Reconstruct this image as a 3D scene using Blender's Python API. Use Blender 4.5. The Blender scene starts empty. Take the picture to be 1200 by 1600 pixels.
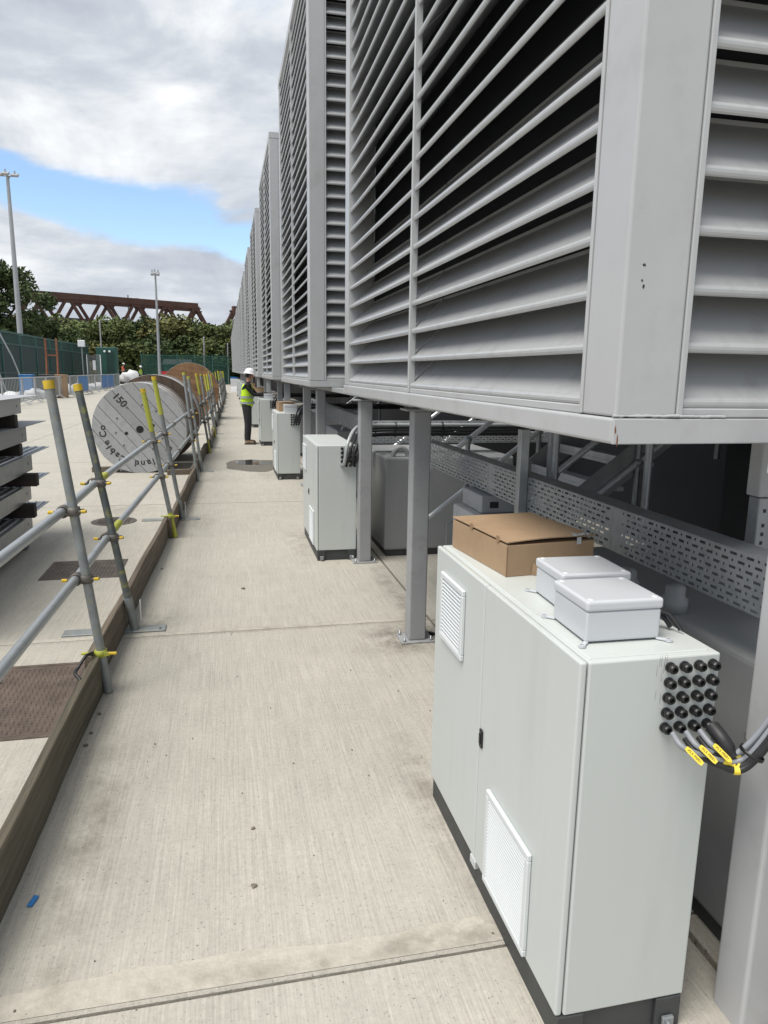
import bpy, bmesh, math, random
from mathutils import Vector, Matrix
R = random.Random(7)
scene = bpy.context.scene
rad = math.radians

# ------------------------------------------------------------------ camera
CAM_Z = 1.75
cam_d = bpy.data.cameras.new('camera')
cam = bpy.data.objects.new('camera', cam_d)
scene.collection.objects.link(cam)
right = Vector((0.9765, -0.2150, 0.0150))
down = Vector((-0.0268, -0.1910, -0.9812))
fwd = Vector((0.2138, 0.9578, -0.1923)).normalized()
right = (right - fwd * right.dot(fwd)).normalized()
up = right.cross(fwd)
cam.matrix_world = Matrix(((right.x, up.x, -fwd.x, 0), (right.y, up.y, -fwd.y, 0), (right.z, up.z, -fwd.z, CAM_Z), (0, 0, 0, 1)))
cam_d.sensor_fit = 'VERTICAL'; cam_d.sensor_height = 24.0; cam_d.lens = 24.0 * 1109 / 1600
cam_d.clip_start = 0.05; cam_d.clip_end = 5000
scene.camera = cam
scene.render.resolution_x = 768; scene.render.resolution_y = 1024

# ------------------------------------------------------------------ world, sun, exposure
SUN_DIR = Vector((-0.40, -0.24, 0.92)).normalized()      # towards the sun
world = bpy.data.worlds.new('World'); scene.world = world; world.use_nodes = True
wn = world.node_tree; wn.nodes.clear(); WL = wn.links.new
def W(t, **k):
    n = wn.nodes.new(t)
    for a, v in k.items(): setattr(n, a, v)
    return n
def wmath(op, a, b=None, c=None, clamp=False):
    n = W('ShaderNodeMath', operation=op, use_clamp=clamp)
    for i, v in enumerate((a, b, c)):
        if v is None: continue
        if isinstance(v, (int, float)): n.inputs[i].default_value = v
        else: WL(v, n.inputs[i])
    return n.outputs[0]
sky = W('ShaderNodeTexSky', sky_type='NISHITA', sun_disc=False)
sky.sun_elevation = math.asin(SUN_DIR.z); sky.sun_rotation = math.atan2(SUN_DIR.x, SUN_DIR.y)
sky.air_density = 1.0; sky.dust_density = 0.15; sky.ozone_density = 3.0
tc = W('ShaderNodeTexCoord'); sp = W('ShaderNodeSeparateXYZ'); WL(tc.outputs['Generated'], sp.inputs[0])
zz = wmath('ADD', wmath('MAXIMUM', sp.outputs[2], 0.0), 0.10)
cx = wmath('DIVIDE', sp.outputs[0], zz); cy = wmath('DIVIDE', sp.outputs[1], zz)
cv = W('ShaderNodeCombineXYZ'); WL(cx, cv.inputs[0]); WL(cy, cv.inputs[1])
def wnoise(scale, detail, rough, off, dist=0.0, vec=None):
    m = W('ShaderNodeMapping'); m.inputs['Location'].default_value = off; WL(vec or cv.outputs[0], m.inputs[0])
    n = W('ShaderNodeTexNoise'); n.inputs['Scale'].default_value = scale; n.inputs['Detail'].default_value = detail
    n.inputs['Roughness'].default_value = rough; n.inputs['Distortion'].default_value = dist; WL(m.outputs[0], n.inputs['Vector'])
    return n.outputs[0]
sq = W('ShaderNodeMapping'); sq.inputs['Scale'].default_value = (1, 1, 1.9); WL(tc.outputs['Generated'], sq.inputs[0])
n0 = wnoise(0.75, 9, 0.55, (3.1, 1.7, 0), 0.25)
n3 = wnoise(5.5, 9, 0.56, (1.3, 0.4, 2.2), 0.35, sq.outputs[0])
n1 = wmath('ADD', wmath('MULTIPLY', n0, 0.55), wmath('MULTIPLY', n3, 0.45))
n2 = wmath('ADD', wmath('MULTIPLY', wnoise(1.3, 8, 0.58, (7.7, 4.2, 2.0), 0.3), 0.35), wmath('MULTIPLY', wnoise(4.2, 9, 0.56, (4.4, 2.9, 0.7), 0.4, sq.outputs[0]), 0.65))
# a break between two cloud decks at about ten degrees of elevation
xs_ = wmath('MINIMUM', wmath('MAXIMUM', sp.outputs[0], -0.5), 0.5)
gz = wmath('DIVIDE', wmath('ADD', wmath('SUBTRACT', sp.outputs[2], 0.166), wmath('MULTIPLY', xs_, 0.21)), 0.034)
gap = wmath('POWER', 2.718, wmath('MULTIPLY', wmath('MULTIPLY', gz, gz), -1.0))
amp = wmath('SUBTRACT', 0.24, wmath('MULTIPLY', xs_, 0.5))
cover = wmath('SUBTRACT', wmath('ADD', n1, 0.16), wmath('MULTIPLY', gap, amp))
mr = W('ShaderNodeMapRange', interpolation_type='SMOOTHERSTEP'); WL(cover, mr.inputs[0])
mr.inputs[1].default_value = 0.42; mr.inputs[2].default_value = 0.56
ramp = W('ShaderNodeValToRGB'); WL(n2, ramp.inputs[0])
e = ramp.color_ramp.elements
e[0].position = 0.39; e[0].color = (4.6, 5.05, 5.9, 1)
e[1].position = 0.63; e[1].color = (9.8, 10.0, 10.2, 1)
em = ramp.color_ramp.elements.new(0.50); em.color = (6.2, 6.65, 7.3, 1)
mix = W('ShaderNodeMix', data_type='RGBA'); WL(mr.outputs[0], mix.inputs[0]); hs = W('ShaderNodeHueSaturation'); hs.inputs['Saturation'].default_value = 0.98; hs.inputs['Value'].default_value = 1.95; WL(sky.outputs[0], hs.inputs['Color']); WL(hs.outputs[0], mix.inputs[6]); WL(ramp.outputs[0], mix.inputs[7])
bg = W('ShaderNodeBackground'); bg.inputs[1].default_value = 0.085; WL(mix.outputs[2], bg.inputs[0])
wo = W('ShaderNodeOutputWorld'); WL(bg.outputs[0], wo.inputs[0])

sun_d = bpy.data.lights.new('sun', 'SUN'); sun_d.energy = 3.3; sun_d.angle = rad(36); sun_d.color = (1.0, 0.95, 0.87)
sun = bpy.data.objects.new('sun', sun_d); scene.collection.objects.link(sun)
sun.rotation_euler = SUN_DIR.to_track_quat('Z', 'Y').to_euler()
scene.view_settings.view_transform = 'Standard'; scene.view_settings.look = 'None'
scene.view_settings.exposure = 0.27; scene.view_settings.gamma = 1.0; scene.view_settings.use_curve_mapping = False
scene.render.engine = 'CYCLES'; scene.cycles.max_bounces = 8; scene.cycles.use_denoising = True

# ------------------------------------------------------------------ materials
MATS = {}
def mat(name, col, rough=0.6, metal=0.0, var=0.12, scale=6.0, bump=0.0, bscale=40.0, dirt=None, dirt_amt=0.0, dirt_scale=3.0, stretch=(1, 1, 1), island=0.0, objr=0.0, coords='Object', spec=0.5, coat=0.0):
    m = bpy.data.materials.new(name); m.use_nodes = True; nt = m.node_tree; N = nt.nodes; L = nt.links.new
    b = N['Principled BSDF']; b.inputs['Roughness'].default_value = rough; b.inputs['Metallic'].default_value = metal
    b.inputs['Specular IOR Level'].default_value = spec
    if coat: b.inputs['Coat Weight'].default_value = coat
    t = N.new('ShaderNodeTexCoord'); mp = N.new('ShaderNodeMapping'); mp.inputs['Scale'].default_value = stretch
    L(t.outputs[coords], mp.inputs[0])
    n = N.new('ShaderNodeTexNoise'); n.inputs['Scale'].default_value = scale; n.inputs['Detail'].default_value = 6; n.inputs['Roughness'].default_value = 0.6
    L(mp.outputs[0], n.inputs['Vector'])
    r = N.new('ShaderNodeMapRange'); L(n.outputs[0], r.inputs[0]); r.inputs[1].default_value = 0.25; r.inputs[2].default_value = 0.75
    r.inputs[3].default_value = 1 - var; r.inputs[4].default_value = 1 + var
    val = r.outputs[0]
    if island:
        g = N.new('ShaderNodeNewGeometry'); r2 = N.new('ShaderNodeMapRange'); L(g.outputs['Random Per Island'], r2.inputs[0])
        r2.inputs[3].default_value = 1 - island; r2.inputs[4].default_value = 1 + island
        mm = N.new('ShaderNodeMath'); mm.operation = 'MULTIPLY'; L(val, mm.inputs[0]); L(r2.outputs[0], mm.inputs[1]); val = mm.outputs[0]
    if objr:
        oi = N.new('ShaderNodeObjectInfo'); r3 = N.new('ShaderNodeMapRange'); L(oi.outputs['Random'], r3.inputs[0])
        r3.inputs[3].default_value = 1 - objr; r3.inputs[4].default_value = 1 + objr
        m3 = N.new('ShaderNodeMath'); m3.operation = 'MULTIPLY'; L(val, m3.inputs[0]); L(r3.outputs[0], m3.inputs[1]); val = m3.outputs[0]
    mx = N.new('ShaderNodeMix'); mx.data_type = 'RGBA'; mx.blend_type = 'MULTIPLY'; mx.inputs[0].default_value = 1.0
    mx.inputs[6].default_value = (*col, 1); L(val, mx.inputs[7])
    out = mx.outputs[2]
    if dirt:
        dn = N.new('ShaderNodeTexNoise'); dn.inputs['Scale'].default_value = dirt_scale; dn.inputs['Detail'].default_value = 8; dn.inputs['Roughness'].default_value = 0.68
        L(mp.outputs[0], dn.inputs['Vector'])
        dr = N.new('ShaderNodeMapRange'); L(dn.outputs[0], dr.inputs[0]); dr.inputs[1].default_value = 0.52; dr.inputs[2].default_value = 0.72; dr.inputs[4].default_value = dirt_amt
        m2 = N.new('ShaderNodeMix'); m2.data_type = 'RGBA'; L(dr.outputs[0], m2.inputs[0]); L(out, m2.inputs[6]); m2.inputs[7].default_value = (*dirt, 1)
        out = m2.outputs[2]
    L(out, b.inputs['Base Color'])
    if bump:
        bn = N.new('ShaderNodeTexNoise'); bn.inputs['Scale'].default_value = bscale; bn.inputs['Detail'].default_value = 4; L(mp.outputs[0], bn.inputs['Vector'])
        bp = N.new('ShaderNodeBump'); bp.inputs['Strength'].default_value = bump; bp.inputs['Distance'].default_value = 0.01
        L(bn.outputs[0], bp.inputs['Height']); L(bp.outputs[0], b.inputs['Normal'])
    MATS[name] = m
    return m
mat('unit_paint', (0.43, 0.437, 0.445), 0.34, 0, 0.05, 3, 0.02, 120, dirt=(0.22, 0.21, 0.19), dirt_amt=0.25, dirt_scale=4)
mat('blade_paint', (0.40, 0.408, 0.415), 0.27, 0, 0.05, 3, dirt=(0.22, 0.215, 0.20), dirt_amt=0.4, dirt_scale=7, objr=0.05)
mat('post_paint', (0.31, 0.32, 0.33), 0.48, 0, 0.07, 4, dirt=(0.13, 0.12, 0.10), dirt_amt=0.35, dirt_scale=5)
mat('screen', (0.012, 0.014, 0.018), 0.8)
mat('cabinet_paint', (0.53, 0.56, 0.545), 0.42, 0, 0.03, 2, 0.03, 260, dirt=(0.33, 0.345, 0.32), dirt_amt=0.20, dirt_scale=3.2, stretch=(1, 1, 0.14))
mat('grille_plastic', (0.62, 0.65, 0.66), 0.42, 0, 0.03)
mat('slat_gap_shade', (0.07, 0.08, 0.10), 0.7)  # shade between the vent slats, put into the colour
mat('plinth_paint', (0.045, 0.048, 0.05), 0.55, 0, 0.2, 10)
mat('black_plastic', (0.012, 0.012, 0.013), 0.38, 0, 0.2, 20)
mat('rubber', (0.018, 0.018, 0.02), 0.5, 0, 0.2, 20)
mat('grey_cable', (0.24, 0.255, 0.28), 0.45, 0, 0.08)
mat('tag_yellow', (0.80, 0.62, 0.06), 0.5, 0, 0.05)
mat('ink', (0.02, 0.02, 0.02), 0.7, 0, 0.3, 30)
mat('jbox_plastic', (0.53, 0.55, 0.575), 0.28, 0, 0.02)
mat('cardboard', (0.345, 0.235, 0.142), 0.8, 0, 0.08, 9, 0.05, 60, dirt=(0.24, 0.15, 0.08), dirt_amt=0.35, dirt_scale=4)
mat('cardboard_edge', (0.26, 0.165, 0.09), 0.85, 0, 0.1, 20)
mat('foil', (0.6, 0.62, 0.64), 0.3, 0.4, 0.2, 40)
mat('galv', (0.31, 0.33, 0.345), 0.38, 0.55, 0.22, 14, 0.05, 60, dirt=(0.17, 0.175, 0.18), dirt_amt=0.5, dirt_scale=7)
mat('band_steel', (0.62, 0.63, 0.64), 0.35, 0.25, 0.15, 6)
mat('galv_bright', (0.68, 0.70, 0.72), 0.28, 0.35, 0.15, 12)
mat('scaffold_steel', (0.235, 0.255, 0.262), 0.5, 0.3, 0.28, 9, 0.12, 60, dirt=(0.34, 0.32, 0.14), dirt_amt=0.5, dirt_scale=22)
mat('scaffold_dark', (0.115, 0.13, 0.135), 0.5, 0.3, 0.25, 9, 0.12, 60, dirt=(0.36, 0.35, 0.05), dirt_amt=0.8, dirt_scale=18)
mat('rail_steel', (0.37, 0.395, 0.41), 0.38, 0.45, 0.18, 9, 0.05, 60, dirt=(0.20, 0.20, 0.19), dirt_amt=0.45, dirt_scale=9)
mat('clamp_steel', (0.13, 0.12, 0.11), 0.6, 0.4, 0.3, 30, dirt=(0.16, 0.08, 0.04), dirt_amt=0.6, dirt_scale=16)
mat('yellow_cap', (0.62, 0.43, 0.03), 0.55, 0, 0.15, 14, dirt=(0.35, 0.25, 0.05), dirt_amt=0.5, dirt_scale=20)
mat('yellow_paint', (0.40, 0.42, 0.05), 0.55, 0, 0.2, 14, dirt=(0.20, 0.21, 0.12), dirt_amt=0.75, dirt_scale=14)
mat('board_wood', (0.138, 0.112, 0.084), 0.85, 0, 0.5, 7, 0.6, 26, dirt=(0.05, 0.042, 0.03), dirt_amt=0.8, dirt_scale=5, stretch=(6, 0.22, 6))
mat('board_wood_green', (0.112, 0.098, 0.070), 0.85, 0, 0.5, 7, 0.6, 26, dirt=(0.055, 0.052, 0.034), dirt_amt=0.85, dirt_scale=5, stretch=(6, 0.22, 6))
mat('timber', (0.036, 0.029, 0.025), 0.85, 0, 0.3, 8, 0.2, 30)
mat('rust_plate', (0.115, 0.088, 0.072), 0.8, 0.1, 0.3, 8, 0.2, 60, dirt=(0.035, 0.03, 0.027), dirt_amt=0.85, dirt_scale=2.6)
mat('iron_plate', (0.10, 0.085, 0.075), 0.75, 0.2, 0.3, 8, 0.2, 60, dirt=(0.20, 0.17, 0.14), dirt_amt=0.5, dirt_scale=4)
mat('drum_face', (0.36, 0.37, 0.375), 0.85, 0, 0.18, 5, 0.3, 30, dirt=(0.16, 0.145, 0.13), dirt_amt=0.7, dirt_scale=5, stretch=(1, 1, 1), objr=0.12)
mat('stencil_ink', (0.03, 0.03, 0.032), 0.85, 0, 0.3, 20, dirt=(0.22, 0.225, 0.23), dirt_amt=0.6, dirt_scale=9)
mat('drum_wood', (0.125, 0.09, 0.066), 0.85, 0, 0.3, 6, 0.2, 24, stretch=(5, 0.6, 5), objr=0.2)
mat('drum_lag', (0.24, 0.19, 0.145), 0.8, 0, 0.3, 6, 0.2, 24, stretch=(5, 0.6, 5), objr=0.25)
mat('drum_red', (0.22, 0.125, 0.065), 0.85, 0, 0.3, 4, 0.2, 24, dirt=(0.10, 0.07, 0.05), dirt_amt=0.6, dirt_scale=3, objr=0.2)
mat('bridge_rust', (0.085, 0.040, 0.030), 0.75, 0, 0.3, 0.6)
mat('deck_grey', (0.16, 0.17, 0.185), 0.8, 0, 0.15, 0.4)
mat('green_sheet', (0.006, 0.034, 0.028), 0.5, 0, 0.25, 0.8)
mat('green_rail', (0.03, 0.10, 0.085), 0.5, 0, 0.15, 1)
mat('green_mesh', (0.014, 0.075, 0.058), 0.6, 0, 0.15, 1)
mat('lamp_steel', (0.33, 0.345, 0.36), 0.45, 0.3, 0.1, 2)
mat('barrier_steel', (0.40, 0.42, 0.43), 0.45, 0.2, 0.1, 6)
mat('blue_plastic', (0.03, 0.17, 0.42), 0.5, 0, 0.15, 3)
mat('white_bag', (0.62, 0.63, 0.65), 0.7, 0, 0.12, 2, 0.4, 4)
mat('red_plastic', (0.45, 0.03, 0.04), 0.5, 0, 0.15, 3)
mat('rusty_frame', (0.20, 0.075, 0.035), 0.8, 0, 0.25, 5)
mat('skin', (0.45, 0.24, 0.17), 0.55, 0, 0.06)
mat('black_cloth', (0.012, 0.012, 0.015), 0.85, 0, 0.3, 10)
mat('trouser_cloth', (0.022, 0.023, 0.026), 0.85, 0, 0.3, 10)
mat('hi_vis', (0.52, 0.80, 0.02), 0.6, 0, 0.08, 8)
mat('hi_vis_orange', (0.75, 0.13, 0.05), 0.6, 0, 0.08, 8)
mat('reflective', (0.36, 0.38, 0.37), 0.4, 0.2, 0.08)
mat('hat_white', (0.75, 0.77, 0.80), 0.3, 0, 0.03)
mat('boot_leather', (0.20, 0.14, 0.095), 0.7, 0, 0.2, 20)
mat('hair', (0.02, 0.016, 0.013), 0.8)
mat('tank_paint', (0.29, 0.30, 0.305), 0.5, 0, 0.06, 2, dirt=(0.12, 0.12, 0.12), dirt_amt=0.3, dirt_scale=2)
mat('backdrop_black', (0.006, 0.008, 0.013), 0.6, 0, 0.2, 2)  # near-black, so the added backdrop reads as deep shade
mat('stone', (0.16, 0.14, 0.11), 0.9, 0, 0.4, 20)
mat('bark', (0.07, 0.055, 0.04), 0.9, 0, 0.3, 3)
mat('blue_chip', (0.02, 0.16, 0.42), 0.5, 0, 0.05)
mat('soil', (0.10, 0.085, 0.05), 0.95, 0, 0.3, 0.3)
def leaf_mat(name, c):
    m = mat(name, c, 0.7, 0, 0.45, 0.45, island=0.45, spec=0.25); return m
leaf_mat('leaf_dark', (0.062, 0.090, 0.034)); leaf_mat('leaf_mid', (0.090, 0.116, 0.038)); leaf_mat('leaf_olive', (0.12, 0.12, 0.040))

def concrete(name, tone, plant=False):
    m = bpy.data.materials.new(name); m.use_nodes = True; nt = m.node_tree; N = nt.nodes; L = nt.links.new
    b = N['Principled BSDF']; b.inputs['Roughness'].default_value = 0.9; b.inputs['Specular IOR Level'].default_value = 0.25
    t = N.new('ShaderNodeTexCoord')
    g = N.new('ShaderNodeNewGeometry')
    def nz(scale, st, detail=5, rough=0.6):
        mp = N.new('ShaderNodeMapping'); mp.inputs['Scale'].default_value = st; L(g.outputs['Position'], mp.inputs[0])
        n = N.new('ShaderNodeTexNoise'); n.inputs['Scale'].default_value = scale; n.inputs['Detail'].default_value = detail; n.inputs['Roughness'].default_value = rough
        L(mp.outputs[0], n.inputs['Vector']); return n.outputs[0]
    def mr(v, a, bb, c, d):
        r = N.new('ShaderNodeMapRange'); L(v, r.inputs[0]); r.inputs[1].default_value = a; r.inputs[2].default_value = bb; r.inputs[3].default_value = c; r.inputs[4].default_value = d; return r.outputs[0]
    def mul(a, c):
        n = N.new('ShaderNodeMath'); n.operation = 'MULTIPLY'
        for i, v in enumerate((a, c)):
            if isinstance(v, float): n.inputs[i].default_value = v
            else: L(v, n.inputs[i])
        return n.outputs[0]
    brush = nz(120, (1, 0.02, 1), 3, 0.75)                # brushed lines along the walkway
    brush2 = nz(30, (1, 0.015, 1), 4, 0.7)
    big = nz(0.7, (1, 1, 1), 6, 0.6); med = nz(5, (1, 1, 1), 6, 0.65); speck = nz(95, (1, 1, 1), 2, 0.5); spots = nz(16, (1, 1, 1), 3, 0.6)
    # plain trowelled margin beside the joints: local y of the slab
    sep = N.new('ShaderNodeSeparateXYZ'); L(t.outputs['Generated'], sep.inputs[0])
    f = mr(big, 0.3, 0.7, 0.95, 1.05)
    f = mul(f, mr(med, 0.3, 0.7, 0.95, 1.05)); f = mul(f, mr(brush, 0.28, 0.72, 0.82, 1.12)); f = mul(f, mr(brush2, 0.3, 0.7, 0.965, 1.03)); f = mul(f, mr(nz(45, (1, 1, 1), 5, 0.7), 0.3, 0.7, 0.90, 1.08))
    f = mul(f, mr(speck, 0.64, 0.72, 1.0, 0.55)); f = mul(f, mr(spots, 0.70, 0.80, 1.0, 0.80))
    mx = N.new('ShaderNodeMix'); mx.data_type = 'RGBA'; mx.blend_type = 'MULTIPLY'; mx.inputs[0].default_value = 1; mx.inputs[6].default_value = (*tone, 1); L(f, mx.inputs[7])
    st = nz(1.1, (1, 0.6, 1), 7, 0.7)                    # brown stains
    m2 = N.new('ShaderNodeMix'); m2.data_type = 'RGBA'; L(mr(st, 0.60, 0.76, 0.0, 0.30), m2.inputs[0]); L(mx.outputs[2], m2.inputs[6]); m2.inputs[7].default_value = (tone[0] * .62, tone[1] * .57, tone[2] * .48, 1)
    L(m2.outputs[2], b.inputs['Base Color'])
    bp = N.new('ShaderNodeBump'); bp.inputs['Strength'].default_value = 0.55; bp.inputs['Distance'].default_value = 0.004
    ad = N.new('ShaderNodeMath'); ad.operation = 'ADD'; L(brush, ad.inputs[0]); L(mul(speck, 0.5), ad.inputs[1]); L(ad.outputs[0], bp.inputs['Height']); L(bp.outputs[0], b.inputs['Normal'])
    MATS[name] = m
concrete('concrete', (0.428, 0.408, 0.360)); concrete('concrete_far', (0.44, 0.42, 0.375)); 
mat('concrete_margin', (0.445, 0.42, 0.365), 0.9, 0, 0.14, 30, 0.3, 90, dirt=(0.34, 0.30, 0.24), dirt_amt=0.5, dirt_scale=5)
mat('joint_dirt', (0.16, 0.14, 0.11), 0.95, 0, 0.3, 20)
mat('puddle_wet', (0.14, 0.127, 0.105), 0.65, 0, 0.25, 3)
mat('puddle_water', (0.05, 0.05, 0.05), 0.03, 0, 0.1, 3)

# ------------------------------------------------------------------ mesh helpers
class MB:
    def __init__(s): s.v = []; s.f = []; s.sm = []
    def add(s, vs, fs, smooth=False):
        o = len(s.v); s.v += [tuple(v) for v in vs]; s.f += [tuple(i + o for i in f) for f in fs]; s.sm += [smooth] * len(fs)
        return s
    def box(s, x0, x1, y0, y1, z0, z1, M=None):
        vs = [Vector(p) for p in ((x0, y0, z0), (x1, y0, z0), (x1, y1, z0), (x0, y1, z0), (x0, y0, z1), (x1, y0, z1), (x1, y1, z1), (x0, y1, z1))]
        if M: vs = [M @ v for v in vs]
        return s.add(vs, ((0, 3, 2, 1), (4, 5, 6, 7), (0, 1, 5, 4), (1, 2, 6, 5), (2, 3, 7, 6), (3, 0, 4, 7)))
    def cbox(s, x0, x1, y0, y1, z0, z1, c=0.004, seg=2, M=None):
        bm = bmesh.new(); bmesh.ops.create_cube(bm, size=1)
        for v in bm.verts:
            v.co = Vector(((x0 + x1) / 2 + v.co.x * (x1 - x0), (y0 + y1) / 2 + v.co.y * (y1 - y0), (z0 + z1) / 2 + v.co.z * (z1 - z0)))
        bmesh.ops.bevel(bm, geom=bm.edges[:], offset=c, segments=seg, affect='EDGES', profile=0.5)
        bm.verts.index_update()
        vs = [M @ v.co if M else v.co.copy() for v in bm.verts]; fs = [[v.index for v in f.verts] for f in bm.faces]; bm.free()
        return s.add(vs, fs, False)
    def tube(s, pts, r, n=10, caps=True, smooth=True):
        pts = [Vector(p) for p in pts]; rs = r if isinstance(r, (list, tuple)) else [r] * len(pts)
        T = []
        for i in range(len(pts)):
            a = pts[max(i - 1, 0)]; b = pts[min(i + 1, len(pts) - 1)]; T.append((b - a).normalized())
        ref = Vector((0, 0, 1)) if abs(T[0].z) < 0.9 else Vector((1, 0, 0))
        u = (ref - T[0] * ref.dot(T[0])).normalized(); vs = []
        for i, p in enumerate(pts):
            u = (u - T[i] * u.dot(T[i])).normalized(); w = T[i].cross(u)
            for k in range(n):
                a = 2 * math.pi * k / n; vs.append(p + (u * math.cos(a) + w * math.sin(a)) * rs[i])
        fs = [(i * n + k, i * n + (k + 1) % n, (i + 1) * n + (k + 1) % n, (i + 1) * n + k) for i in range(len(pts) - 1) for k in range(n)]
        s.add(vs, fs, smooth)
        if caps:
            m = len(pts) - 1; s.add([vs[k] for k in range(n)], [tuple(range(n - 1, -1, -1))]); s.add([vs[m * n + k] for k in range(n)], [tuple(range(n))])
        return s
    def prism(s, poly, d, M=None, z0=0.0):
        """poly in xy, from z0 to z0+d, then M"""
        n = len(poly); vs = [Vector((x, y, z0)) for x, y in poly] + [Vector((x, y, z0 + d)) for x, y in poly]
        if M: vs = [M @ v for v in vs]
        return s.add(vs, [tuple(range(n - 1, -1, -1)), tuple(range(n, 2 * n))] + [(i, (i + 1) % n, n + (i + 1) % n, n + i) for i in range(n)])
    def lathe(s, prof, n=24, M=None, smooth=True):
        """prof: (r, z) pairs turned about z"""
        vs = [Vector((r * math.cos(2 * math.pi * k / n), r * math.sin(2 * math.pi * k / n), z)) for r, z in prof for k in range(n)]
        if M: vs = [M @ v for v in vs]
        return s.add(vs, [(i * n + k, i * n + (k + 1) % n, (i + 1) * n + (k + 1) % n, (i + 1) * n + k) for i in range(len(prof) - 1) for k in range(n)], smooth)
    def mesh(s, name):
        me = bpy.data.meshes.new(name); me.from_pydata(s.v, [], s.f); me.polygons.foreach_set('use_smooth', s.sm); me.update()
        bm = bmesh.new(); bm.from_mesh(me); bmesh.ops.recalc_face_normals(bm, faces=bm.faces[:]); bm.to_mesh(me); bm.free()
        return me
def link(o, parent=None, loc=None, rot=None):
    scene.collection.objects.link(o)
    if parent: o.parent = parent
    if loc is not None: o.location = loc
    if rot is not None: o.rotation_euler = rot
    return o
def ob(name, mb, material, parent=None, loc=None, rot=None):
    me = mb.mesh(name) if isinstance(mb, MB) else mb
    if material and not me.materials: me.materials.append(MATS[material])
    return link(bpy.data.objects.new(name, me), parent, loc, rot)
def tag(o, label, cat, group=None):
    o['label'] = label; o['category'] = cat
    if group: o['group'] = group
    return o
def thing(name, label, cat, loc=(0, 0, 0), rz=0.0, group=None):
    e = bpy.data.objects.new(name, None); e.empty_display_size = 0.1
    return tag(link(e, None, loc, (0, 0, rz)), label, cat, group)
def struct(o, kind='structure'): o['kind'] = kind; return o
def tree_copy(o, parent=None):
    c = o.copy(); scene.collection.objects.link(c); c.parent = parent
    for ch in o.children: tree_copy(ch, c)
    return c
def rotm(axis, deg): return Matrix.Rotation(rad(deg), 4, axis)
def trans(x, y, z): return Matrix.Translation((x, y, z))
NTH = ['nearest', 'second', 'third', 'fourth', 'fifth', 'sixth', 'seventh', 'eighth', 'ninth', 'tenth', 'eleventh', 'twelfth', 'thirteenth', 'fourteenth', 'fifteenth', 'sixteenth', 'seventeenth', 'eighteenth', 'nineteenth', 'twentieth', 'twenty-first', 'twenty-second', 'twenty-third', 'twenty-fourth']

# ------------------------------------------------------------------ ground, slabs
g = ob('ground', MB().add([(-900, -60, -0.03), (900, -60, -0.03), (900, 1500, -0.03), (-900, 1500, -0.03)], [(0, 1, 2, 3)]), 'concrete_far'); struct(g)
JY = [-3.2, 1.79, 4.70, 9.62, 14.25]
while JY[-1] < 62: JY.append(JY[-1] + 4.85)
JX = [-24.6, -19.6, -14.6, -9.6, -4.6, 1.405]
pav = bpy.data.objects.new('concrete_pavement', None); link(pav); struct(pav)
gp = 0.0055
for i in range(len(JX) - 1):
    for j in range(len(JY) - 1):
        x0, x1, y0, y1 = JX[i] + gp, JX[i + 1] - gp, JY[j] + gp, JY[j + 1] - gp
        mr_ = 0.10
        mb = MB(); c = 0.006
        # slab with a small arris; margin strips at its cross joints are a second piece
        mb.add([(x0, y0, -.03), (x1, y0, -.03), (x1, y1, -.03), (x0, y1, -.03), (x0, y0, -c), (x1, y0, -c), (x1, y1, -c), (x0, y1, -c), (x0 + c, y0 + c, 0), (x1 - c, y0 + c, 0), (x1 - c, y1 - c, 0), (x0 + c, y1 - c, 0)],
               [(8, 9, 10, 11), (0, 1, 5, 4), (1, 2, 6, 5), (2, 3, 7, 6), (3, 0, 4, 7), (4, 5, 9, 8), (5, 6, 10, 9), (6, 7, 11, 10), (7, 4, 8, 11)])
        ob('slab', mb, 'concrete', pav)
        if j > 0:
            w = 0.115 if j == 1 else 0.05
            n = 60; top = []; bot = []; kk = random.Random(i * 50 + j)
            for k in range(n + 1):
                x = x0 + .012 + (x1 - x0 - .024) * k / n; bot.append((x, y0 + 0.010, .0022)); top.append((x, y0 + w + .02 * (kk.random() - .5) + .012 * math.sin(k * .6), .0022))
            ob('slab_edge', MB().add(bot + top, [(k, k + 1, n + 2 + k, n + 1 + k) for k in range(n)]), 'concrete_margin', pav)
for k, (y0, y1) in enumerate(zip(JY[:-1], JY[1:])):
    ob('slab', MB().box(1.417, 9.0, y0 + gp, y1 - gp, -.03, -.002), 'concrete', pav)
jd = ob('joint_filler', MB().box(1.400, 1.420, -3, 62, -.03, -.010), 'joint_dirt', pav)

def blob(cx_, cy_, rx, ry, z, n=40, wob=0.25, seed=1):
    q = random.Random(seed); ph = [q.random() * 6.28 for _ in range(4)]
    pts = []
    for k in range(n):
        a = 2 * math.pi * k / n; w = 1 + wob * (0.5 * math.sin(2 * a + ph[0]) + 0.35 * math.sin(3 * a + ph[1]) + 0.25 * math.sin(5 * a + ph[2]) + .12 * math.sin(9 * a + ph[3]))
        pts.append((cx_ + rx * math.cos(a) * w, cy_ + ry * math.sin(a) * w, z))
    return MB().add(pts, [tuple(range(n))])
struct(ob('wet_patch', blob(.56, 13.55, .56, .95, .0036, seed=4), 'puddle_wet'))
struct(ob('puddle', blob(.52, 13.95, .36, .42, .0050, seed=9), 'puddle_water'))

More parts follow.
